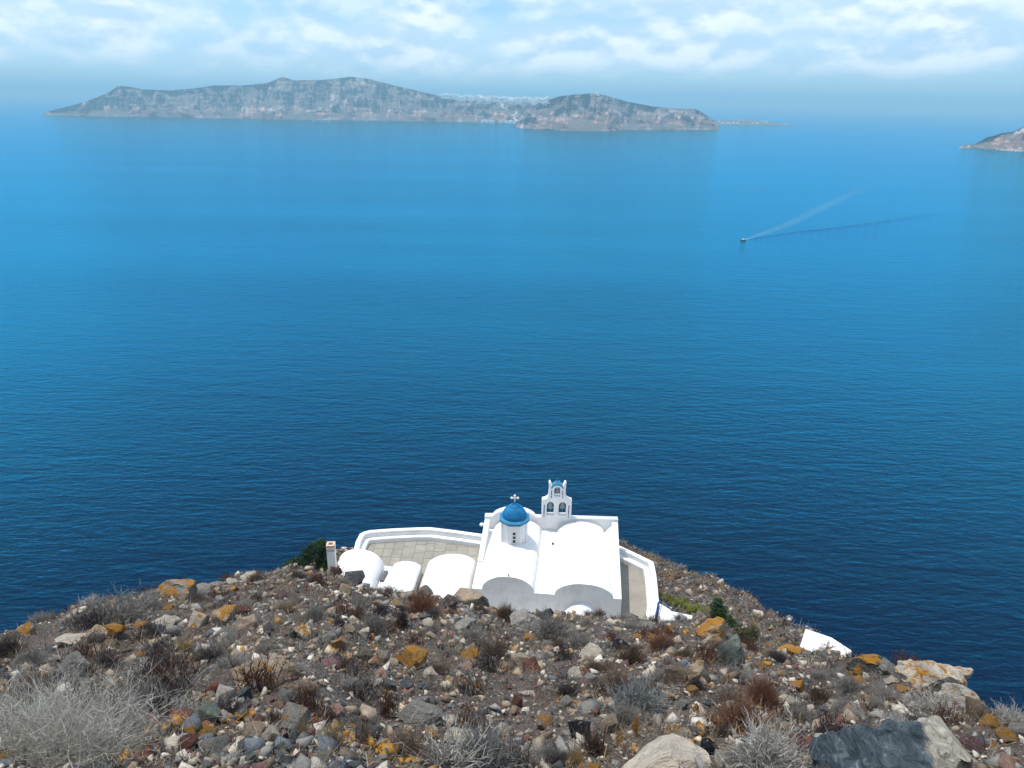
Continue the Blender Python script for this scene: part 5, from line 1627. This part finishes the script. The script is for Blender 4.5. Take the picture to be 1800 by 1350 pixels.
bush_ms = [plant_mesh('twigs', bush_data(420, 2300, 500 + k, .62 + .06 * (k % 3), .3, .010)) for k in range(6)]
fluff_ms = [plant_mesh('twigs', bush_data(700, 2600, 600 + k, .70, .5, .008, .06)) for k in range(4)]
tuft_ms = [plant_mesh('blades', bush_data(300, 60, 700 + k, 1.0, 1.3, .013, .22, .5)) for k in range(4)]
stalk_ms = [plant_mesh('stalks', bush_data(110, 900, 750 + k, 1.0, 2.2, .014, .10, .8)) for k in range(4)]
bare_ms = [plant_mesh('twigs', bush_data(120, 420, 800 + k, .75, .35, .013, .25)) for k in range(3)]
KIND = dict(bush=bush_ms, fluff=fluff_ms, tuft=tuft_ms, stalk=stalk_ms, bare=bare_ms)
PC = dict(grey=(.215, .20, .18), pale=(.33, .31, .28), blue=(.185, .195, .19), rust=(.22, .11, .065), brown=(.12, .085, .062), dark=(.06, .048, .05), straw=(.36, .25, .12), tan=(.27, .21, .145), redbrown=(.11, .055, .038), orange=(.40, .21, .07), olive=(.17, .165, .07), sage=(.26, .29, .25))
pk = random.Random(5)
def plant(px, py, w, h, kind, col, label, cat='shrub', group=None, P=None, size=None, name=None):
    if P is None:
        P = hit(px, py)
        if P is None:
            P = hit(px, py + 12)
        if P is None:
            print('no ground for', label); return
        dep = project(P)[2]
        W, H = w / FPX * dep / 2, h / FPX * dep * 1.1
    else:
        W, H = size
    o = link(name or ('grass_tuft' if kind == 'tuft' else 'dry_shrub'), pk.choice(KIND[kind]))
    o.location = P
    flat = dict(bush=.68, fluff=.72, tuft=1.0, stalk=1.0, bare=.75)[kind]
    o.scale = (W, W, H / flat)
    o.rotation_euler = (pk.uniform(-.12, .12) - .12, pk.uniform(-.12, .12), pk.uniform(0, 6.28))
    c_ = PC[col]; j = pk.uniform(.85, 1.15)
    o.color = (c_[0] * j, c_[1] * j, c_[2] * j, 1)
    tag(o, label, cat, group)
PL = [
 (215, 1098, 130, 48, 'bush', 'grey', 'wide grey shrub on the left skyline'),
 (262, 1074, 60, 30, 'bush', 'grey', 'grey shrub right of the wide one on the left skyline'),
 (20, 1150, 60, 30, 'bush', 'dark', 'dark shrub at the left edge above the big grey bush'),
 (290, 1198, 110, 44, 'bush', 'dark', 'dark shrub right of the big grey bush'),
 (555, 1092, 56, 32, 'fluff', 'grey', 'rounded grey cushion shrub on the upper left slope'),
 (500, 1075, 60, 18, 'fluff', 'tan', 'low tan cushion on the upper left slope'),
 (405, 1140, 60, 50, 'bare', 'pale', 'bare pale twigs under the orange netted rock'),
 (325, 1142, 44, 20, 'tuft', 'straw', 'straw coloured grass tuft on bare soil at left'),
 (405, 1150, 40, 16, 'tuft', 'tan', 'tan grass tuft right of the bare pale twigs'),
 (743, 1082, 70, 48, 'fluff', 'rust', 'rust coloured shrub below the broad vault'),
 (706, 1108, 44, 40, 'bush', 'dark', 'dark purple shrub left of centre on the upper slope'),
 (660, 1112, 60, 34, 'bush', 'grey', 'grey shrub left of the dark purple one'),
 (888, 1086, 46, 26, 'fluff', 'brown', 'brown cushion on the brow below the chapel'),
 (1160, 1142, 66, 32, 'fluff', 'rust', 'pinkish brown cushion below the white stair wall'),
 (1340, 1240, 76, 56, 'fluff', 'rust', 'upper rust shrub on the right slope'),
 (1300, 1290, 120, 70, 'bush', 'rust', 'large lower rust shrub on the right slope'),
 (1350, 1345, 170, 70, 'bush', 'pale', 'wide pale twiggy shrub at the bottom right of centre'),
 (1440, 1240, 48, 44, 'bush', 'redbrown', 'dark brown upright shrub left of the great boulder'),
 (620, 1222, 70, 44, 'bush', 'pale', 'pale shrub left of the slate stones'),
 (790, 1348, 190, 66, 'bare', 'pale', 'spread of bare pale branches at the bottom centre'),
 (850, 1345, 130, 60, 'bush', 'blue', 'blue grey shrub behind the bare branches'),
 (960, 1345, 70, 36, 'bush', 'blue', 'small blue grey shrub at the bottom edge'),
 (1045, 1325, 76, 46, 'tuft', 'brown', 'olive brown grass clump below the black boulder'),
 (1010, 1348, 56, 44, 'tuft', 'straw', 'golden grass clump at the bottom edge'),
 (1120, 1250, 120, 50, 'bush', 'blue', 'wide blue grey shrub above the beige rock'),
 (1085, 1205, 56, 36, 'fluff', 'tan', 'round tan shrub above the blue grey one'),
 (970, 1118, 80, 32, 'bush', 'grey', 'grey shrub on the upper centre slope'),
 (1020, 1140, 60, 26, 'bush', 'grey', 'grey shrub above the mottled rock'),
 (1110, 1165, 60, 34, 'bush', 'brown', 'brown shrub below the dark green black rock'),
 (1275, 1170, 50, 50, 'bush', 'sage', 'sage green shrub hanging on the steep rock face'),
 (1640, 1256, 110, 32, 'bush', 'pale', 'low pale twigs below the skyline outcrop'),
 (1560, 1230, 60, 20, 'bush', 'grey', 'low grey twigs above the great boulder'),
 (1620, 1288, 80, 26, 'bush', 'dark', 'dark low shrub behind the great boulder'),
 (1116, 1292, 18, 42, 'stalk', 'orange', 'tall orange brown stalk plant right of the beige rock'),
 (1087, 1305, 18, 26, 'stalk', 'orange', 'shorter orange brown stalk plant below the beige rock'),
 (680, 1260, 44, 54, 'stalk', 'redbrown', 'dark brown stalks left of the smooth boulder'),
 (545, 1250, 56, 50, 'stalk', 'redbrown', 'dark stalks right of the left rubble'),
 (485, 1280, 26, 40, 'stalk', 'redbrown', 'narrow dark stalks in the left rubble'),
 (535, 1298, 30, 36, 'tuft', 'straw', 'golden grass right of the left rubble'),
 (585, 1310, 60, 40, 'tuft', 'tan', 'tan grass at the lower left of centre'),
 (830, 1130, 80, 28, 'bush', 'grey', 'wide grey shrub at upper centre'),
 (870, 1155, 80, 30, 'bush', 'brown', 'brown scrub at centre'),
 (1480, 1255, 50, 26, 'bush', 'grey', 'grey shrub above the pinkish tan rock'),
 (1280, 1235, 60, 30, 'bush', 'grey', 'grey shrub left of the upper rust shrub'),
 (1400, 1270, 70, 34, 'bush', 'grey', 'grey shrub left of the pinkish tan rock'),
 (230, 1290, 90, 60, 'bare', 'pale', 'bare twigs at the right side of the big grey bush'),
]
for p in PL:
    plant(*p, cat='grass' if p[4] == 'tuft' else 'shrub')
# the big grey bush at lower left, close to the camera
P = hit(95, 1348)
dep = project(P)[2]
W = 138 / FPX * dep
V, F, C = bush_data(2200, 9500, 4242, .92, .55, .0030, .12, .75)
V = V * np.array([W * 1.15, W * .9, W * 1.05])
V[:, 2] += .25 * V[:, 0] * 0
me = fast_mesh('twigs', V, [F], plant_m, C)
bb = empty('dry_bush', P + Vector((-.08, .05, -.03)))
tag(bb, 'big pale grey bush filling the lower left corner', 'bush')
tw = link('twigs', me, bb); tw.color = (.45, .425, .375, 1)
V, F, C = bush_data(70, 300, 4300, .92, .6, .0065, .22, .6)
V = V * np.array([W * .95, W * .8, W * .9])
br = link('branches', fast_mesh('branches', V, [F], plant_m, C), bb); br.color = (.48, .455, .42, 1)
# other countable small shrubs
sx_, sy_ = scatter(800, 4.0, 22, 1.0)
cnt = 0
kinds = [('stalk', 'redbrown', 'small clump of dark brown stalks'), ('stalk', 'dark', 'small clump of blackish stalks'), ('bush', 'grey', 'small grey twiggy shrub'), ('bush', 'dark', 'small dark shrub'), ('fluff', 'brown', 'small brown cushion shrub'), ('stalk', 'redbrown', 'small clump of dark brown stalks'), ('bush', 'pale', 'small pale twiggy shrub'), ('fluff', 'grey', 'small grey cushion shrub'), ('stalk', 'brown', 'small clump of brown stalks')]
for x, y in zip(sx_, sy_):
    s = float(rg.uniform(.12, .28)) * (.8 + .02 * math.hypot(x, y))
    if any((x - a) ** 2 + (y - b_) ** 2 < (r_ + s * .35) ** 2 for a, b_, r_ in placed):
        continue
    kd, cc, lb = kinds[rg.randint(len(kinds))]
    z = float(ground(x, y))
    px, py, dep = project((x, y, z))
    zone = 'left' if px < 600 else ('middle' if px < 1200 else 'right')
    where = 'near' if py > 1230 else 'upper'
    plant(px, py, 0, 0, kd, cc, where_phrase(lb, px, py), group=f'{lb}, {where} {zone}', P=Vector((x, y, z)), size=(s, s * (.75 if kd != 'stalk' else 1.0)))
    cnt += 1
    if cnt >= 265:
        break
# short dry grass and litter between the stones: nobody could count it
x, y = scatter(21000, 3.2, 22.5, 1.0)
pt = fbm(x * .8, y * .8, 140, 3) + .2 * rg.randn(len(x))
k_ = pt > -.05
x, y = x[k_], y[k_]
nb = 7
n = len(x) * nb
B = np.stack([np.repeat(x, nb), np.repeat(y, nb), np.repeat(ground(x, y), nb)], -1) + rg.normal(size=(n, 3)) * np.array([.035, .035, .004])
D = rg.normal(size=(n, 3)) * np.array([.6, .6, .3]) + np.array([0, 0, .75])
D /= np.linalg.norm(D, axis=1)[:, None]
dd = np.repeat(np.hypot(x, y), nb)
L = rg.uniform(.03, .13, n) * (.8 + .02 * dd)
V, F = strands(B, D, L, .0026 * (.8 + .07 * dd), rg.normal(size=(n, 3)) * .02)
gp = np.array([PC[k] for k in ['brown', 'tan', 'grey', 'tan', 'redbrown', 'grey', 'straw', 'pale', 'pale']])
tc = gp[rg.randint(len(gp), size=len(x))]
C = np.repeat(np.repeat(tc, nb, 0) * rg.uniform(.7, 1.2, (n, 1)), 6, 0)
o = link('dry_grass', fast_mesh('dry_grass', V, [F], plant_m, C))
o.color = (1, 1, 1, 1)
stuff(o, 'short dry grass and twigs between the stones', 'grass')
# scrub on the lower spur
n = 2600
x, y = rg.uniform(4, 24, n), rg.uniform(22, 56, n)
ph = np.arctan2(x, y); d_ = np.hypot(x, y)
k_ = (ph > R(9)) & (ph < R(34)) & (d_ < np.interp(ph, sphi, sR) + .5) & ~((np.abs(x + 1.4) < 9.6) & (np.abs(y - 45) < 7))
x, y = x[k_], y[k_]
nb = 26
n = len(x) * nb
B = np.stack([np.repeat(x, nb), np.repeat(y, nb), np.repeat(ground(x, y), nb)], -1) + rg.normal(size=(n, 3)) * np.array([.12, .12, .02])
D = rg.normal(size=(n, 3)) * .7 + np.array([0, 0, .6]); D /= np.linalg.norm(D, axis=1)[:, None]
V, F = strands(B, D, rg.uniform(.12, .36, n), np.full(n, .016), rg.normal(size=(n, 3)) * .04, .5)
C = np.repeat(np.repeat(gp[rg.randint(len(gp), size=len(x))], nb, 0) * rg.uniform(.7, 1.2, (n, 1)), 6, 0)
o = link('spur_scrub', fast_mesh('spur_scrub', V, [F], plant_m, C)); o.color = (1, 1, 1, 1)
stuff(o, 'dry scrub on the lower spur right of the chapel', 'scrub')

# ------------------------------------------------------------------ green plants
leaf_m, t, b = material('green_leaves', 0.6)
ca = t.n('Attribute', attribute_name='Col').outputs[0]
t.put(b.inputs['Base Color'], ca)
tl = t.n('BsdfTranslucent', ins={'Color': ca})
mx = t.n('MixShader', ins={0: 0.25, 1: b.outputs[0], 2: tl.outputs[0]})
t.t.links.new(mx.outputs[0], t.t.nodes['Material Output'].inputs['Surface'])
bark_m = plain('bark', (0.10, 0.075, 0.055), 0.9)
def leaf_cloud(centres, radii, n, size, cols, seed):
    r_ = np.random.RandomState(seed)
    k = r_.choice(len(centres), size=n, p=np.array(radii) ** 2 / (np.array(radii) ** 2).sum())
    D = r_.normal(size=(n, 3)); D /= np.linalg.norm(D, axis=1)[:, None]
    P = np.array(centres)[k] + D * (np.array(radii)[k] * r_.uniform(.55, 1.05, n))[:, None] * np.array([1, 1, .8])
    A = r_.normal(size=(n, 3)); A /= np.linalg.norm(A, axis=1)[:, None]
    Bv = np.cross(A, r_.normal(size=(n, 3))); Bv /= np.linalg.norm(Bv, axis=1)[:, None]
    s = r_.uniform(.6, 1.3, n)[:, None] * size
    V = np.stack([P - A * s, P + Bv * s * .35, P + A * s, P - Bv * s * .35], 1).reshape(-1, 3)
    F = (np.arange(n)[:, None] * 4 + np.arange(4)).astype(np.int64)
    cc = np.array(cols)[r_.randint(len(cols), size=n)] * r_.uniform(.7, 1.3, (n, 1))
    return V, F, np.repeat(cc, 4, 0)
def green_plant(name, base, blobs, n, size, cols, label, cat, seed):
    root = empty(name, base)
    tag(root, label, cat)
    ce = [(b_[0], b_[1], b_[2]) for b_ in blobs]; ra = [b_[3] for b_ in blobs]
    V, F, C = leaf_cloud(ce, ra, n, size, cols, seed)
    o = link('crown', fast_mesh('crown', V, [F], leaf_m, C), root); o.location = -base
    VV, FF = [], []
    for c_ in ce:
        c_ = Vector(c_)
        v2, f2 = tube([base - Vector((0, 0, .25)), base.lerp(c_, .45) + Vector((.04, .02, .05)), c_], .035, 5)
        i = len(VV); VV += v2; FF += [tuple(i + q for q in f) for f in f2]
    o = part('trunk', VV, FF, bark_m, root)
    return root
DG = [(.022, .055, .022), (.03, .075, .025), (.016, .04, .02), (.045, .10, .03)]
def blobs_px(lst, d):
    res = []
    for px, py, r_ in lst:
        p = at_d(px, py, d + random.Random(px).uniform(-.6, .6))
        res.append((p.x, p.y, p.z, r_ / FPX * project(p)[2]))
    return res
green_plant('evergreen_shrub', at_d(556, 1008, 43.5), blobs_px([(506, 994, 9), (520, 988, 11), (535, 985, 13), (541, 972, 12), (553, 963, 13), (566, 956, 11), (572, 970, 13), (574, 984, 13), (558, 982, 15), (548, 993, 13), (568, 996, 12), (583, 975, 9), (578, 992, 10), (530, 996, 10)], 43.5), 9000, .085, DG, 'dark green evergreen shrub behind the white chimney', 'shrub', 1)
MG = [(.05, .10, .045), (.07, .13, .05), (.035, .075, .04), (.09, .15, .05)]
green_plant('tamarisk', at_d(1270, 1098, 30), blobs_px([(1262, 1058, 9), (1258, 1068, 10), (1268, 1072, 10), (1255, 1080, 8), (1268, 1084, 10), (1280, 1088, 9), (1288, 1096, 8)], 30), 5200, .05, MG, 'feathery green bush right of the stair wall', 'bush', 2)
OG = [(.10, .11, .045), (.13, .13, .05), (.08, .085, .045), (.16, .14, .07)]
green_plant('olive_shrub', at_d(1312, 1132, 26), blobs_px([(1300, 1110, 9), (1314, 1112, 10), (1326, 1109, 9), (1308, 1122, 10), (1322, 1120, 9), (1296, 1122, 9)], 26), 4200, .045, OG, 'yellowish olive shrub beside the steep grey rock face', 'shrub', 3)
LG = [(.19, .23, .03), (.24, .27, .045), (.14, .18, .03), (.27, .26, .06)]
gl = [(1161, 1050, 39), (1168, 1052, 38.7), (1176, 1054, 38.3), (1184, 1057, 38), (1193, 1060, 37.6), (1201, 1063, 37.2), (1209, 1066, 36.8), (1217, 1069, 36.4), (1225, 1071, 36), (1233, 1074, 35.6), (1241, 1077, 35.2), (1206, 1059, 38), (1190, 1064, 36.5), (1215, 1075, 35)]
bl = []
for px, py, d in gl:
    p = hit(px, py, d0=26)
    if p is None:
        p = at_d(px, py, d)
    bl.append((p.x, p.y, p.z + .08, .27))
V, F, C = leaf_cloud([b_[:3] for b_ in bl], [b_[3] for b_ in bl], 6500, .055, LG, 8)
o = link('ground_cover', fast_mesh('ground_cover', V, [F], leaf_m, C))
stuff(o, 'bright yellow green ground cover right of the chapel terrace', 'plants')
